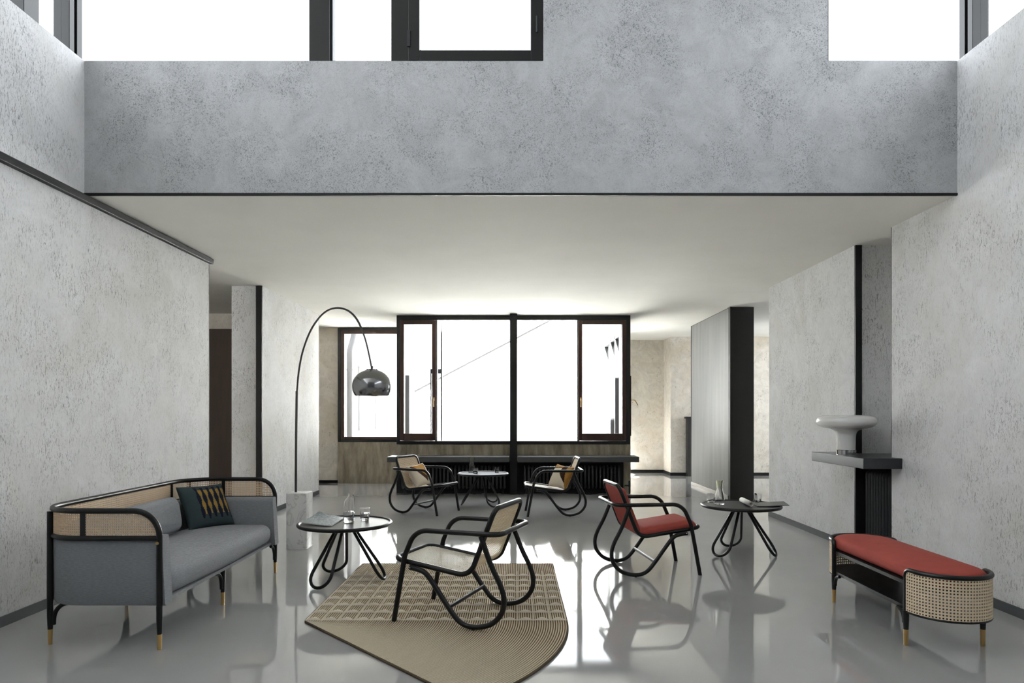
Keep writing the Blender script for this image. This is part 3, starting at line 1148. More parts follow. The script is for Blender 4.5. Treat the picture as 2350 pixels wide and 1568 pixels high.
def lounge_chair(name_kind, upholstered):
    r = empty('lounge_chair', (0, 0, 0))
    arm = fillet([(0.548, -CW, 0.0), (0.470, -CW, 0.420), (0.395, -CW, 0.588), (-0.172, -CW, 0.588),
                  (-0.172, CW, 0.588), (0.395, CW, 0.588), (0.470, CW, 0.420), (0.548, CW, 0.0)],
                 [0, 0.18, 0.13, 0.075, 0.075, 0.13, 0.18, 0], 10)
    MB().tube(arm, TR, 12).build('arm_frame', M['black_tube'], r)
    for s in (-1, 1):
        lp = spline([(-0.050, s * CW * 0.985, 0.574), (-0.118, s * CW, 0.405), (-0.180, s * CW, 0.285), (-0.203, s * CW, 0.200),
                     (-0.186, s * CW, 0.118), (-0.115, s * CW, 0.046), (0.0, s * CW, 0.0185), (0.090, s * CW, 0.042),
                     (0.165, s * CW, 0.122), (0.235, s * CW, 0.215), (0.295, s * CW, 0.292), (0.335, s * CW, 0.328),
                     (0.385, s * CW * 0.98, 0.340), (0.440, s * CW * 0.95, 0.345)], 5)
        g = MB().tube(lp, TR, 12).build('leg_loop', M['black_tube'], r)
        MB().tube([(0, s * CW, 0.0), (0, s * CW, 0.006)], 0.009, 10).build('glide', M['black_matte'], g)
        MB().tube([(0.425, s * (CW + 0.012), 0.352), (0.425, s * (CW + 0.020), 0.352)], 0.006, 10).build('bolt', M['chrome'], g)
    fr = fillet([(0.565, -SW, 0.391), (0.035, -SW, 0.316), (-0.132, -SW, 0.742), (-0.132, SW, 0.742),
                 (0.035, SW, 0.316), (0.565, SW, 0.391)], [0.07, 0.10, 0.06, 0.06, 0.10, 0.07], 9, closed=True)
    MB().tube(fr, TR, 12, closed=True).build('seat_frame', M['black_tube'], r)
    MB().tube([(0.16, -CW, 0.124), (0.16, CW, 0.124)], 0.013, 10).build('stretcher', M['black_tube'], r)
    P, ln = resample(SEAT_PROFILE, 240)
    bend = 0.5 / ln

    def at(t):
        x = max(0, min(239, t * 239))
        i = min(int(x), 238)
        return P[i].lerp(P[i + 1], x - i)

    if not upholstered:
        for nm, t0, t1 in (('woven_seat', 0.004, bend), ('woven_back', bend, 0.994)):
            m = MB()
            ns, nv = int(round((t1 - t0) * ln / 0.0105)), 22

            def Q(i, j, t0=t0, t1=t1, ns=ns, nv=nv):
                p = at(t0 + (t1 - t0) * i / ns)
                return (p.x, -SW + 2 * SW * j / nv, p.z)

            def keep(a, b, t0=t0, t1=t1):
                t = t0 + (t1 - t0) * a
                d = min(t, 1 - t) * ln
                w = 2 * SW * min(b, 1 - b)
                if d < 0.055 and w < 0.055:
                    return (0.055 - d) ** 2 + (0.055 - w) ** 2 < 0.055 ** 2
                return True

            lattice(m, Q, ns, nv, 0.68 if nm == 'woven_seat' else 0.48, 0.9, keep)
            m.build(nm, M['cane_seat' if nm == 'woven_seat' else 'cane_pale'], r, smooth=0, solid=0.0035)
    else:
        def swept(t0, t1, up, dn, rr, hw):
            m = MB()
            rings = []
            N = 40
            for i in range(N + 1):
                t = t0 + (t1 - t0) * i / N
                a, b = at(t - 0.012), at(t + 0.012)
                tg = (b - a).normalized()
                nn = Vector((-tg.z, 0, tg.x))
                if nn.z < 0 and nn.x < 0:
                    nn = -nn
                nn = Vector((tg.z, 0, -tg.x))
                d = min(t - t0, t1 - t) * ln
                k = math.sqrt(max(0.0, 1 - (1 - min(1, d / rr)) ** 2)) if d < rr else 1.0
                k = max(k, 0.25)
                wv = hw - 0.03 * (1 - k)
                c = at(t)
                ring = []
                for q in range(24):
                    an = 2 * PI * q / 24
                    sx, sy = math.cos(an), math.sin(an)
                    ex = math.copysign(abs(sx) ** 0.28, sx) * wv
                    h = (up if sy > 0 else dn) * k
                    ey = math.copysign(abs(sy) ** 0.5, sy) * h
                    ring.append(c + Vector((0, ex, 0)) + nn * ey)
                rings.append(ring)
            m.loops(rings)
            return m
        swept(0.012, bend + 0.05, 0.066, 0.014, 0.05, SW - 0.012).build('seat_cushion', M['red_velvet'], r, smooth=60)
        swept(bend + 0.015, 0.985, 0.052, 0.014, 0.05, SW - 0.012).build('back_cushion', M['red_velvet'], r, smooth=60)
    return r


def place(o, x, y, deg, z=0.0):
    o.location = (x, y, z)
    o.rotation_euler = (0, 0, math.radians(deg))
    return o


GCH = 'bentwood lounge chairs'
cane_chair = lounge_chair('cane', False)
place(cane_chair, -0.165, 4.42, 160, 0.016)
tag(cane_chair, 'black bentwood lounge chair with cane seat standing on the beige rug', 'chair', GCH)
c = place(copy_tree(cane_chair), -1.39, 9.35, -26)
tag(c, 'cane lounge chair left of the far table, facing right, holding a brown patterned pillow', 'chair', GCH)
c = place(copy_tree(cane_chair), 0.695, 9.09, 182)
tag(c, 'cane lounge chair right of the far table, facing left, holding a cream patterned pillow', 'chair', GCH)
red = place(lounge_chair('red', True), 0.945, 5.84, 7.5)
tag(red, 'black bentwood lounge chair upholstered in brick red velvet', 'chair', GCH)


# ---- round table on three looped legs
def loop_table():
    r = empty('coffee_table', (0, 0, 0))
    MB().lathe([(0.0, 0.447), (0.352, 0.447), (0.354, 0.462), (0.0, 0.462)], 64).build('table_top', M['black'], r)
    ring = [(0.358 * math.cos(2 * PI * k / 72), 0.358 * math.sin(2 * PI * k / 72), 0.458) for k in range(72)]
    MB().tube(ring, 0.0145, 12, closed=True).build('rim', M['black_tube'], r)
    MB().lathe([(0.0, 0.43), (0.095, 0.43), (0.1, 0.447), (0.0, 0.447)], 32).build('hub', M['black_tube'], r)
    for k in range(3):
        a = 2 * PI * k / 3
        e = Vector((math.cos(a), math.sin(a), 0))
        t = Vector((-math.sin(a), math.cos(a), 0))
        top = e * 0.055 + Vector((0, 0, 0.435))
        bot = e * 0.315 + Vector((0, 0, 0.0135))
        L = (bot - top).length
        d = (bot - top) / L
        R, q0 = 0.098, 0.030
        c = L - R
        al = math.asin((R - q0) / math.hypot(c, 0.0001))
        pts = [top + t * q0]
        for j in range(19):
            an = al + (PI - 2 * al) * 0 + (-al + (PI + 2 * al) * j / 18) - al
            # from the +t side round the bottom to the -t side
            an = -al + (PI + 2 * al) * j / 18
            pts.append(top + d * (c + R * math.sin(an)) + t * (R * math.cos(an)))
        pts.append(top - t * q0)
        pts2, _ = resample(pts, 48)
        MB().tube(pts2, 0.0128, 10).build('leg', M['black_tube'], r)
    return r


GT = 'round coffee tables on looped legs'
t1 = loop_table()
place(t1, -1.36, 5.45, 2)
tag(t1, 'round black coffee table between the sofa and the rug, bearing a magazine and a bottle', 'table', GT)
t2 = place(copy_tree(t1), 2.145, 6.50, -28)
tag(t2, 'round black coffee table between the red chair and the right wall', 'table', GT)
t3 = place(copy_tree(t1), -0.47, 9.90, 65)
tag(t3, 'round black coffee table between the two far cane chairs', 'table', GT)

# ---- sofa (local x to the front, y along its length)
S = Vector((-2.36, 4.80, 0))
sofa = empty('sofa', S)
tag(sofa, 'grey upholstered sofa with black bentwood frame and cane back along the left wall', 'sofa')
fx, bx, yn, yf, RZ, LZ, BZ = 0.345, -0.385, -0.935, 0.925, 0.785, 0.630, 0.246
rr = 0.0165
rail = fillet([(fx, yn, BZ), (fx, yn, RZ), (bx, yn, RZ), (bx, yf, RZ), (fx, yf, RZ), (fx, yf, BZ)],
              [0, 0.145, 0.27, 0.27, 0.145, 0], 12)
MB().tube(rail, rr, 12).build('top_rail', M['black_tube'], sofa)
lower = fillet([(fx, yn, LZ), (bx, yn, LZ), (bx, yf, LZ), (fx, yf, LZ)], [0, 0.27, 0.27, 0], 12)
MB().tube(lower, rr * 0.95, 12).build('lower_rail', M['black_tube'], sofa)
plan = fillet([(fx, yn, 0), (bx, yn, 0), (bx, yf, 0), (fx, yf, 0)], [0, 0.27, 0.27, 0], 14)
PL, plen = resample(plan, 300)


def plan_at(t, off=0.0):
    x = max(0, min(299, t * 299))
    i = min(int(x), 298)
    p = PL[i].lerp(PL[i + 1], x - i)
    tg = (PL[i + 1] - PL[i]).normalized()
    return p + Vector((tg.y, -tg.x, 0)) * (-off)      # positive off = inwards


m = MB()
ns, nv = int(plen / 0.0125), 11


def Qs(i, j):
    p = plan_at(i / ns)
    return (p.x, p.y, LZ + (RZ - LZ) * j / nv)


def keep_s(a, b):
    d = min(a, 1 - a) * plen
    h = (1 - b) * (RZ - LZ)
    return not (d < 0.145 and h < 0.145) or (0.145 - d) ** 2 + (0.145 - h) ** 2 < 0.142 ** 2


lattice(m, Qs, ns, nv, 0.54, 0.54, keep_s)
m.build('cane_panel', M['cane'], sofa, smooth=0, solid=0.003)
# test which way is inwards
inw = 1.0 if plan_at(0.5, 0.1).x > plan_at(0.5).x else -1.0
rings = []
N = 90
for i in range(N + 1):
    t = i / N
    ext = 0.022 if i in (0, N) else 0.0
    a0, b0 = plan_at(t, inw * 0.004), plan_at(t, inw * 0.088)
    dx = Vector((0.03, 0, 0)) if i in (0, N) else Vector((0, 0, 0))
    sec = []
    zt, zb, rc = LZ + 0.012, BZ, 0.03
    for (u, z) in ((0.0, zb + 0.012), (0.0, zt - 0.02), (0.15, zt - 0.004), (0.35, zt), (0.75, zt), (0.93, zt - 0.008),
                   (1.0, zt - 0.035), (1.0, zb + 0.02), (0.9, zb), (0.1, zb)):
        sec.append(a0.lerp(b0, u) + dx * (1.0 if z < 0.4 else 0.35) + Vector((0, 0, z)))
    rings.append(sec)
m = MB()
m.loops(rings)
m.build('body', M['grey_fabric'], sofa, smooth=50)
m = MB()
corner = fillet([(fx - 0.004, yn + 0.06, 0), (fx - 0.004, yf - 0.06, 0), (bx + 0.04, yf - 0.06, 0), (bx + 0.04, yn + 0.06, 0)],
                [0.03, 0.03, 0.22, 0.22], 8, closed=True)
m.loops([[(p.x, p.y, BZ + 0.001) for p in corner], [(p.x, p.y, 0.268) for p in corner]])
m.build('seat_base', M['grey_fabric'], sofa)
m = MB()
cush = fillet([(fx + 0.012, yn + 0.09, 0), (fx + 0.045, 0, 0), (fx + 0.012, yf - 0.09, 0), (bx + 0.092, yf - 0.092, 0),
               (bx + 0.092, yn + 0.092, 0)], [0.07, 1.5, 0.07, 0.20, 0.20], 8, closed=True)
cu, _ = resample(cush, 110, True)
pad(m, [(p.x, p.y) for p in cu], 0.269, 0.428, 0.072, 0.022, k=7)
m.build('seat_cushion', M['grey_fabric'], sofa, smooth=60)
m = MB()
bp, _ = resample(fillet([(-0.60, -0.13, 0), (0.60, -0.13, 0), (0.60, 0.13, 0), (-0.60, 0.13, 0)], 0.07, 6, True), 90, True)
bm_ = frame_matrix((bx + 0.122, -0.235, 0.573), (0, 1, 0), (-0.16, 0, 1))
pad(m, [(p.x, p.y) for p in bp], 0.0, 0.11, 0.05, 0.018, mat=bm_)
m.build('back_cushion', M['grey_fabric'], sofa, smooth=60)


def sofa_leg(x, y, top, bracket):
    tipz = 0.088
    lg = MB().tube([(x, y, tipz), (x, y, 0.16), (x, y, min(top, 0.26)), (x, y, top)], [0.0135, 0.0165, 0.0175, 0.0165], 12)
    l = lg.build('leg', M['black_tube'], sofa)
    MB().tube([(x, y, 0.0), (x, y, tipz)], [0.0115, 0.0138], 12).build('brass_tip', M['brass'], l)
    if bracket:
        b = Vector((bracket[0], bracket[1], 0)).normalized()
        pts = [Vector((x, y, 0.115)) + b * 0.020, Vector((x, y, 0.165)) + b * 0.024, Vector((x, y, 0.205)) + b * 0.042,
               Vector((x, y, 0.230)) + b * 0.072, Vector((x, y, 0.240)) + b * 0.105]
        MB().tube(spline(pts, 5), 0.0125, 8).build('bracket', M['black_tube'], l)


sofa_leg(fx, yn, BZ, None)
sofa_leg(fx, yf, BZ, (0, -1))
sofa_leg(fx - 0.03, -0.03, BZ, (0, -1))
sofa_leg(bx + 0.05, yn + 0.09, 0.77, (1, 0))
sofa_leg(bx + 0.05, yf - 0.09, 0.77, (1, 0))
sofa_leg(bx + 0.03, -0.03, BZ, (0, -1))
for (px, py) in ((-0.087, yn), (-0.087, yf), (bx, 0.64)):
    MB().box(px - 0.014, px + 0.014, py - 0.007, py + 0.007, LZ + 0.01, RZ - 0.012).build('back_slat', M['black_tube'], sofa)
for py, s in ((yn, -1), (yf, 1)):
    MB().tube([(fx - 0.004, py + s * 0.014, 0.605), (fx - 0.004, py + s * 0.020, 0.605)], 0.009, 12).build('bolt', M['brass'], sofa)


def pat_teal(u, v, front):
    if not front:
        return 0
    for k in range(5):
        c = -0.30 + 0.27 * k
        vv = v + 0.10 * (k - 2) * 0
        if -0.62 < v < 0.82:
            w = 0.052 + 0.026 * math.cos(v * 9.5 + 0.4)
            if abs(u - c) < w and -0.48 < v < 0.72:
                return 2
    for k in range(6):
        c = -0.435 + 0.27 * k
        w = 0.060 - 0.022 * math.cos(v * 9.5 + 0.4)
        if -0.66 - 0.04 * (k % 2) < v < 0.84 and abs(u - c) < w:
            return 1
    return 0


ctr = Vector((-2.487, 5.485, 0.590))
pm = pillow_mesh(0.42, 0.37, 0.12, pat_teal, 90).build('throw_pillow', [M['teal'], M['indigo'], M['ochre']], smooth=70)
pm.matrix_world = frame_matrix(ctr, (0.465, 0.885, -0.02), (-0.44, 0.16, 0.88))
tag(pm, 'teal throw pillow with ochre wavy stripes on the grey sofa', 'pillow')


def pat_brown(u, v, front):
    # cream ground with one large caramel and dark brown triangle outlined in black
    if not front:
        return 0
    A, B, C = (-0.95, 0.85), (0.75, 0.92), (0.35, -0.85)

    def side(p, q):
        return ((q[0] - p[0]) * (v - p[1]) - (q[1] - p[1]) * (u - p[0])) / math.hypot(q[0] - p[0], q[1] - p[1])

    d1, d2, d3 = side(C, A), side(A, B), side(B, C)
    if max(d1, d2, d3) < 0:
        if d3 > -0.07:
            return 2
        return 2 if d1 > -0.34 + 0.15 * v else 1
    return 0


def pat_cream(u, v, front):
    if not front:
        return 1
    if u > 0.78 - 0.2 * v:
        return 1
    if v > 0.1 - 0.9 * (u - 0.2) and u > 0.12:
        return 2
    if abs(v - 0.75 - 0.2 * u) < 0.05:
        return 2
    if v > 0.8 + 0.2 * u:
        return 1
    return 0


def pillow_on_chair(chair_x, chair_y, deg, pattern, label, twist, yaw=0.0, w=0.41):
    a = math.radians(deg)
    fwd = Vector((math.cos(a), math.sin(a), 0))
    a2 = a + math.radians(yaw)
    lat = Vector((-math.sin(a2), math.cos(a2), 0))
    up = (Vector((0, 0, 1)) * 0.88 - fwd * 0.47)
    right = lat * math.cos(twist) + up * math.sin(twist) * 0.5
    nrm_up = up
    c = Vector((chair_x, chair_y, 0)) + fwd * 0.088 + Vector((0, 0, 0.492))
    o = pillow_mesh(w, 0.32, 0.12, pattern, 48).build('throw_pillow', [M['ecru'], M['caramel'], M['umber']], smooth=70)
    o.matrix_world = frame_matrix(c, right, nrm_up)
    return tag(o, label, 'pillow')


pillow_on_chair(-1.39, 9.35, -26, pat_brown, 'caramel and brown patterned pillow in the far left cane chair', 0.12)
pillow_on_chair(0.695, 9.09, 182, pat_cream, 'cream and ochre patterned pillow in the far right cane chair', -0.1, 28)

# ---- bench
bench = empty('bench', (2.475, 4.385, 0))
tag(bench, 'low bench with brick red velvet cushion and rounded cane ends by the right wall', 'bench')
HW, HY, EX = 0.222, 0.445, 0.225


def end_path(sy, z, hw=HW, ex=EX, n=28):
    return [Vector((-hw * math.cos(PI * k / n), sy * (HY + ex * math.sin(PI * k / n)), z)) for k in range(n + 1)]


for sy in (-1, 1):
    arc = end_path(sy, 0.437)
    pts = fillet([(-HW, sy * HY, 0.19), (-HW, sy * HY, 0.437), tuple(arc[3])], [0, 0.035, 0], 6) + arc[4:-4] + \
        fillet([tuple(arc[-4]), (HW, sy * HY, 0.437), (HW, sy * HY, 0.19)], [0, 0.035, 0], 6)
    MB().tube(pts, 0.0145, 10).build('end_rail', M['black_tube'], bench)
    MB().tube(end_path(sy, 0.198), 0.010, 8).build('lower_hoop', M['black_tube'], bench)
    PA, al = resample(end_path(sy, 0, HW + 0.006, EX + 0.006, 60), 160)
    ns, nv = int(al / 0.0165), 13
    m = MB()

    def Qb(i, j, PA=PA, ns=ns, nv=nv):
        x = i / ns * 159
        k = min(int(x), 158)
        p = PA[k].lerp(PA[k + 1], x - k)
        return (p.x, p.y, 0.202 + 0.226 * j / nv)

    def keep_b(a, b, al=al):
        d = min(a, 1 - a) * al
        h = (1 - b) * 0.226
        return not (d < 0.05 and h < 0.05) or (0.05 - d) ** 2 + (0.05 - h) ** 2 < 0.052 ** 2

    lattice(m, Qb, ns, nv, 0.5, 0.5, keep_b)
    m.build('cane_panel', M['cane_pale'], bench, smooth=0, solid=0.004)
    for sx in (-1, 1):
        x, y = sx * HW, sy * HY
        l = MB().tube([(x, y, 0.092), (x, y, 0.15), (x, y, 0.20)], [0.014, 0.0165, 0.0165], 12).build('leg', M['black_tube'], bench)
        MB().tube([(x, y, 0), (x, y, 0.092)], [0.0125, 0.0142], 12).build('brass_tip', M['brass'], l)
        bp_ = [Vector((x, y - sy * 0.02, 0.125)), Vector((x, y - sy * 0.024, 0.155)), Vector((x, y - sy * 0.042, 0.185)),
               Vector((x, y - sy * 0.085, 0.200))]
        MB().tube(spline(bp_, 5), 0.011, 8).build('bracket', M['black_tube'], l)


def stadium(hw, ex, n=24):
    lo = [(-hw * math.cos(PI * k / n), -(HY + ex * math.sin(PI * k / n))) for k in range(n + 1)]
    hi = [(hw * math.cos(PI * k / n), HY + ex * math.sin(PI * k / n)) for k in range(n + 1)]
    return lo + hi


m = MB()
p = stadium(HW - 0.006, EX - 0.008)
m.loops([[(x, y, 0.200) for x, y in p], [(x, y, 0.222) for x, y in p]])
m.build('shelf', M['black_tube'], bench)
m = MB()
m.loops([[(x, y, 0.345) for x, y in p], [(x, y, 0.366) for x, y in p]])
m.build('seat_board', M['black_tube'], bench)
m = MB()
cp, _ = resample([(x, y, 0) for x, y in stadium(HW - 0.014, EX - 0.018)], 120, True)
pad(m, [(q.x, q.y) for q in cp], 0.367, 0.455, 0.042, 0.022)
m.build('cushion', M['red_velvet'], bench, smooth=60)

# ---- arc lamp
lamp = empty('floor_lamp', (-2.15, 6.80, 0))
tag(lamp, 'arching floor lamp with steel dome shade and white marble base behind the sofa', 'floor lamp')
LB = Vector((-2.15, 6.80, 0))
m = MB()
pl = fillet([(-0.102, -0.11, 0), (0.102, -0.11, 0), (0.102, 0.11, 0), (-0.102, 0.11, 0)], 0.018, 3, True)
pp = [(q.x, q.y) for q in pl]
m.loops([[(x * .985, y * .985, 0) for x, y in pp], [(x, y, 0.006) for x, y in pp], [(x, y, 0.545) for x, y in pp],
         [(x * .985, y * .985, 0.551) for x, y in pp]])
m.build('marble_base', M['marble'], lamp)
A0, A1 = Vector((-2.187, 6.80)), Vector((-1.264, 6.00))


def arc_pt(px, py):
    a = (px - VX) / FPX
    # the arm bends in the upright plane through A0 and A1
    d = A1 - A0
    # solve A0 + s d = (aY, Y)
    s_ = (a * A0.y - A0.x) / (d.x - a * d.y)
    q = A0 + d * s_
    return Vector((q.x, q.y, CAM_H + (VY - py) / FPX * q.y)) - LB


low = [arc_pt(679, 1125), arc_pt(679.5, 1010), arc_pt(681, 905)]
top_ = [arc_pt(x, y) for x, y in ((681, 905), (686, 850), (695, 806), (710, 765), (728, 735), (750, 714), (775, 707),
                                  (800, 714), (820, 735), (836, 772), (846, 810), (853.5, 848))]
low[0].z = 0.55
m = MB().tube(spline(low, 8), 0.0125, 10)
m.build('upright', M['lamp_stem'], lamp)
m = MB().tube(spline(top_, 10), 0.0092, 10)
m.tube([top_[0] - Vector((0, 0, 0.01)), top_[0] + Vector((0, 0, 0.03))], 0.0125, 10)
m.build('arm', M['lamp_stem'], lamp)
sp = top_[-1]
R = 0.172
prof = []
for k in range(15):
    a = math.radians(18 + (122 - 18) * k / 14)
    prof.append((R * math.sin(a), -0.142 + 0.152 * math.cos(a)))
prof_in = [(r_ - 0.004, z_) for r_, z_ in reversed(prof)]
shade = MB().lathe(prof + prof_in, 48, origin=tuple(sp + Vector((0, 0, -0.008))), closed_profile=True).build('shade', M['chrome_dark'], lamp)
cap = MB()
cap.lathe([(0.0, 0.0), (0.03, -0.002), (0.062, -0.012), (0.062, -0.016), (0.0, -0.006)], 32, origin=tuple(sp + Vector((0, 0, 0.004))))
for k in range(14):
    an = 2 * PI * k / 14
    cap.tube([sp + Vector((0.044 * math.cos(an), 0.044 * math.sin(an), -0.004)), sp + Vector((0.044 * math.cos(an), 0.044 * math.sin(an), 0.003))], 0.006, 6)
cap.build('perforated_cap', M['chrome_dark'], lamp)
MB().tube([sp + Vector((0, 0, -0.005)), sp + Vector((0, 0, 0.03))], 0.012, 10).build('stem_joint', M['lamp_stem'], lamp)

# ---- mushroom lamp
ml = empty('table_lamp', (3.09, 6.38, 0.952))
tag(ml, 'white opal glass mushroom lamp standing on the dark steel shelf', 'table lamp')
prof = [(0.080, 0.045), (0.081, 0.10), (0.082, 0.16), (0.088, 0.200), (0.108, 0.226), (0.150, 0.240), (0.200, 0.250), (0.240, 0.268),
        (0.261, 0.295), (0.264, 0.315), (0.256, 0.340), (0.232, 0.358), (0.185, 0.368), (0.09, 0.371), (0.0, 0.372)]
pr = [(v.x, v.z) for v in spline([(a, 0, b) for a, b in prof], 4)]
MB().lathe([(0.0, 0.045)] + pr, 56).build('glass_shade', M['opal'], ml, smooth=60)
MB().lathe([(0.0, 0.0), (0.085, 0.0), (0.085, 0.043), (0.0, 0.045)], 40).build('base_ring', M['chrome'], ml)

# ---- rug (upper field of straight ribs, lower fan of concentric ribs, raised triangles)
RX0, RX1, RY0, RY1 = -1.345, 0.335, 4.36, 6.02
rug = empty('rug', (RX0, RY0, 0))
tag(rug, 'beige ribbed rug with rows of raised triangles and one rounded corner', 'rug')
m = MB()
pitch = 0.0148
nr = int((RX1 - RX0) / pitch)
SPAN = math.radians(47.2)
for i in range(nr):
    rad = (i + 0.5) * pitch
    path = []
    for k in range(9):
        path.append((Vector((rad, (RY1 - RY0) * (1 - k / 8), 0)), Vector((1, 0, 0))))
    na = max(4, int(rad * SPAN / 0.05))
    for k in range(1, na + 1):
        an = -SPAN * k / na
        path.append((Vector((rad * math.cos(an), rad * math.sin(an), 0)), Vector((math.cos(an), math.sin(an), 0))))
    w = pitch * 0.5
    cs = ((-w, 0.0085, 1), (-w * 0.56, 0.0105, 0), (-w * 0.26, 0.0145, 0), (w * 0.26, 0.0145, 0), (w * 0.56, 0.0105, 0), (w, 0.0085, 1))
    vs, fs, mis = [], [], []
    for p_, n_ in path:
        for (q, z, _) in cs:
            vs.append(p_ + n_ * q + Vector((0, 0, z)))
    K = len(cs)
    o0 = len(m.v)
    m.v += vs
    for a in range(len(path) - 1):
        for b in range(K - 1):
            m.f.append([o0 + a * K + b, o0 + a * K + b + 1, o0 + (a + 1) * K + b + 1, o0 + (a + 1) * K + b])
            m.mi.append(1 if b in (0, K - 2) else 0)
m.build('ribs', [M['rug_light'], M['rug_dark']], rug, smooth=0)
# backing + binding
out = [Vector((0, RY1 - RY0, 0)), Vector((0, 0, 0))]
WR = nr * pitch
for k in range(41):
    an = -SPAN * (1 - k / 40)
    out.append(Vector((WR * math.cos(an), WR * math.sin(an), 0)))
out.append(Vector((WR, RY1 - RY0, 0)))
m = MB()
m.loops([[(p_.x, p_.y, 0.0005) for p_ in out], [(p_.x, p_.y, 0.0045) for p_ in out]])
m.build('backing', M['rug_dark'], rug, smooth=0)
m = MB().tube([p_ + Vector((0, 0, 0.0075)) for p_ in resample(out, 260, True)[0]], 0.007, 8, closed=True)
m.build('binding', M['rug_edge'], rug)
m = MB()
tp, rows, cols = 0.1056, 8, 16
for j in range(rows):
    y = 0.012 + j * 0.170
    for i in range(cols):
        x = (i + 0.5) * tp * (WR / (cols * tp))
        h, hw, zz = 0.056, 0.043, 0.0235
        vs = [(x - hw, y, 0.012), (x + hw, y, 0.012), (x + 0.007, y + h, 0.012), (x - 0.007, y + h, 0.012),
              (x - hw + 0.010, y + 0.006, zz), (x + hw - 0.010, y + 0.006, zz), (x + 0.004, y + h - 0.01, 0.019), (x - 0.004, y + h - 0.01, 0.019)]
        m.add(vs, [(4, 5, 6, 7), (0, 1, 5, 4), (1, 2, 6, 5), (2, 3, 7, 6), (3, 0, 4, 7)])
    m.add([(0.0, y - 0.006, 0.013), (WR, y - 0.006, 0.013), (WR, y, 0.018), (0, y, 0.018)], [(0, 1, 2, 3)])
for i in range(cols + 1):
    x = min(max(i * WR / cols, 0.004), WR - 0.004)
    m.box(x - 0.0022, x + 0.0022, 0.0, rows * 0.170, 0.012, 0.0155)
m.build('raised_triangles', M['rug_flap'], rug, smooth=0)

# ================================================================== SMALL THINGS
TZ = 0.4625


def tumbler(x, y, r=0.038, h=0.085, water=True):
    g = empty('drinking_glass', (x, y, TZ))
    b = r * 0.78
    MB().lathe([(0.0, 0.0), (b, 0.0), (r * 0.95, h * 0.45), (r, h), (r - 0.0025, h), (r * 0.95 - 0.0028, h * 0.45), (b - 0.004, 0.010), (0.0, 0.010)], 36).build('tumbler', M['glass'], g, smooth=50)
    if water:
        MB().lathe([(0.0, 0.0105), (b - 0.0045, 0.0105), (r * 0.93 - 0.0035, h * 0.42), (r * 0.94 - 0.0035, h * 0.58), (0.0, h * 0.58)], 36).build('water', M['water'], g)
    return g


def carafe(x, y):
    g = empty('carafe', (x, y, TZ))
    op = [(0.046, 0.0), (0.050, 0.01), (0.046, 0.07), (0.034, 0.125), (0.0285, 0.152)]
    tp_ = [(0.0285, 0.152), (0.031, 0.175), (0.037, 0.228)]
    o1 = [(v.x, v.z) for v in spline([(a, 0, b) for a, b in op], 4)]
    MB().lathe([(0.0, 0.0)] + o1 + [(r_ - 0.003, max(z_, 0.008)) for r_, z_ in reversed(o1)] + [(0.0, 0.008)], 40).build('body', M['glass'], g, smooth=50)
    MB().lathe(tp_ + [(r_ - 0.003, z_) for r_, z_ in reversed(tp_)], 40, closed_profile=True).build('neck', M['glass_green'], g, smooth=50)
    return g


tag(carafe(1.965, 6.57), 'waisted glass carafe with greenish neck on the table by the right wall', 'carafe', 'water carafes')
tag(carafe(-0.645, 10.08), 'glass carafe on the far table below the window', 'carafe', 'water carafes')
GG = 'drinking glasses'
tag(tumbler(1.915, 6.70, water=False), 'empty tumbler left of the carafe on the table by the right wall', 'glass', GG)
tag(tumbler(2.385, 6.72, water=False), 'tumbler behind the dark magazine on the table by the right wall', 'glass', GG)
tag(tumbler(-0.575, 9.84), 'tumbler in front of the carafe on the far table', 'glass', GG)
tag(tumbler(-0.275, 10.03), 'tumbler standing alone on the right side of the far table', 'glass', GG)
tag(tumbler(-1.235, 5.60, 0.042, 0.098), 'tumbler of water beside the bottle on the table near the sofa', 'glass', GG)

bt = empty('water_bottle', (-1.335, 5.47, TZ))
tag(bt, 'clear glass water bottle with a short off-centre neck on the table near the sofa', 'bottle')


def skew_lathe(prof, n, skew):
    mbx = MB()
    rings = [[(skew(z) + r_ * math.cos(2 * PI * k / n), r_ * math.sin(2 * PI * k / n), z) for k in range(n)] for r_, z in prof]
    mbx.loops(rings)
    return mbx


ou = [(0.030, 0.0), (0.043, 0.004), (0.043, 0.165), (0.038, 0.185), (0.027, 0.205), (0.0235, 0.215), (0.025, 0.232)]
inn = [(r_ - 0.003, max(z_, 0.010)) for r_, z_ in reversed(ou)]
sk = lambda z: 0.0 if z < 0.16 else 0.015 * min(1, (z - 0.16) / 0.05)
skew_lathe(ou + inn[:-1] + [(0.004, 0.010)], 36, sk).build('bottle_glass', M['glass'], bt, smooth=50)
MB().lathe([(0.0, 0.0105), (0.0395, 0.0105), (0.0395, 0.088), (0.0, 0.088)], 36).build('water', M['water'], bt)


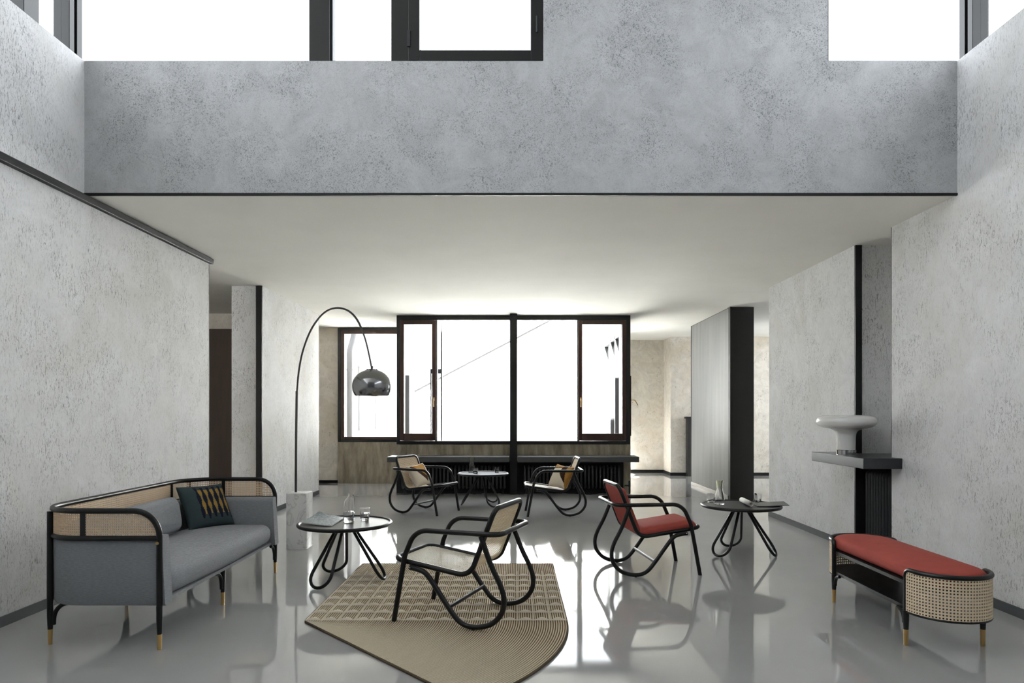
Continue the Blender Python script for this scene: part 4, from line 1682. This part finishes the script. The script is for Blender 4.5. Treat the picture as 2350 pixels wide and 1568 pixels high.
def sheet_mag(corners, lift, thick, nu=14, nv=14):
    A, B, C, D = [Vector(c) for c in corners]
    mbx = MB()
    top, bot = [], []
    for j in range(nv + 1):
        for i in range(nu + 1):
            u, v = i / nu, j / nv
            p_ = A.lerp(D, u).lerp(B.lerp(C, u), v)
            p_ = p_ + Vector((0, 0, lift(u, v)))
            bot.append(p_)
            top.append(p_ + Vector((0, 0, thick)))
    N_ = nu + 1
    vs = bot + top
    K = len(bot)
    fs, mi = [], []
    for j in range(nv):
        for i in range(nu):
            a = j * N_ + i
            fs.append((a, a + N_, a + N_ + 1, a + 1)); mi.append(0)
            fs.append((K + a, K + a + 1, K + a + 1 + N_, K + a + N_)); mi.append(0)
    edge = [i for i in range(N_)] + [j * N_ + nu for j in range(1, nv + 1)] + [nv * N_ + i for i in range(nu - 1, -1, -1)] + [j * N_ for j in range(nv - 1, 0, -1)]
    for a, b in zip(edge, edge[1:] + edge[:1]):
        fs.append((a, b, K + b, K + a)); mi.append(1)
    mbx.v += vs
    mbx.f += [list(f) for f in fs]
    mbx.mi += mi
    return mbx


o = sheet_mag([(-1.695, 5.35, 0.474), (-1.645, 5.70, 0.474), (-1.415, 5.655, 0.464), (-1.42, 5.27, 0.464)],
              lambda u, v: 0.030 * max(0, v - 0.35) ** 2 * (1 - u) * 2.0 + 0.008 * (1 - u) ** 2 + 0.004 * v, 0.006).build('magazine', [M['cover'], M['paper']], smooth=60)
tag(o, 'blue grey magazine lying on the table near the sofa', 'magazine')
o = sheet_mag([(2.255, 6.37, 0.464), (2.29, 6.62, 0.464), (2.615, 6.66, 0.474), (2.555, 6.37, 0.474)],
              lambda u, v: 0.0, 0.005).build('magazine', [M['paper_dark'], M['paper_dark']], smooth=60)
tag(o, 'dark magazine jutting over the edge of the table by the right wall', 'magazine')
m = MB()
ang0 = []
a0, a1 = Vector((2.195, 6.36, TZ + 0.028)), Vector((2.215, 6.68, TZ + 0.028))
dr = (a1 - a0).normalized()
sd = Vector((dr.y, -dr.x, 0))
sp_ = []
for k in range(61):
    an = 2 * PI * 2.6 * k / 60
    rad = 0.012 + 0.0145 * k / 60
    sp_.append(sd * (rad * math.cos(an)) + Vector((0, 0, rad * math.sin(an))))
vs = [a0 + q for q in sp_] + [a1 + q for q in sp_]
m.add(vs, [(k, k + 1, 61 + k + 1, 61 + k) for k in range(60)])
o = m.build('rolled_paper', M['paper'], smooth=60, solid=0.0012)
tag(o, 'white rolled-up paper on the table by the right wall', 'paper roll')
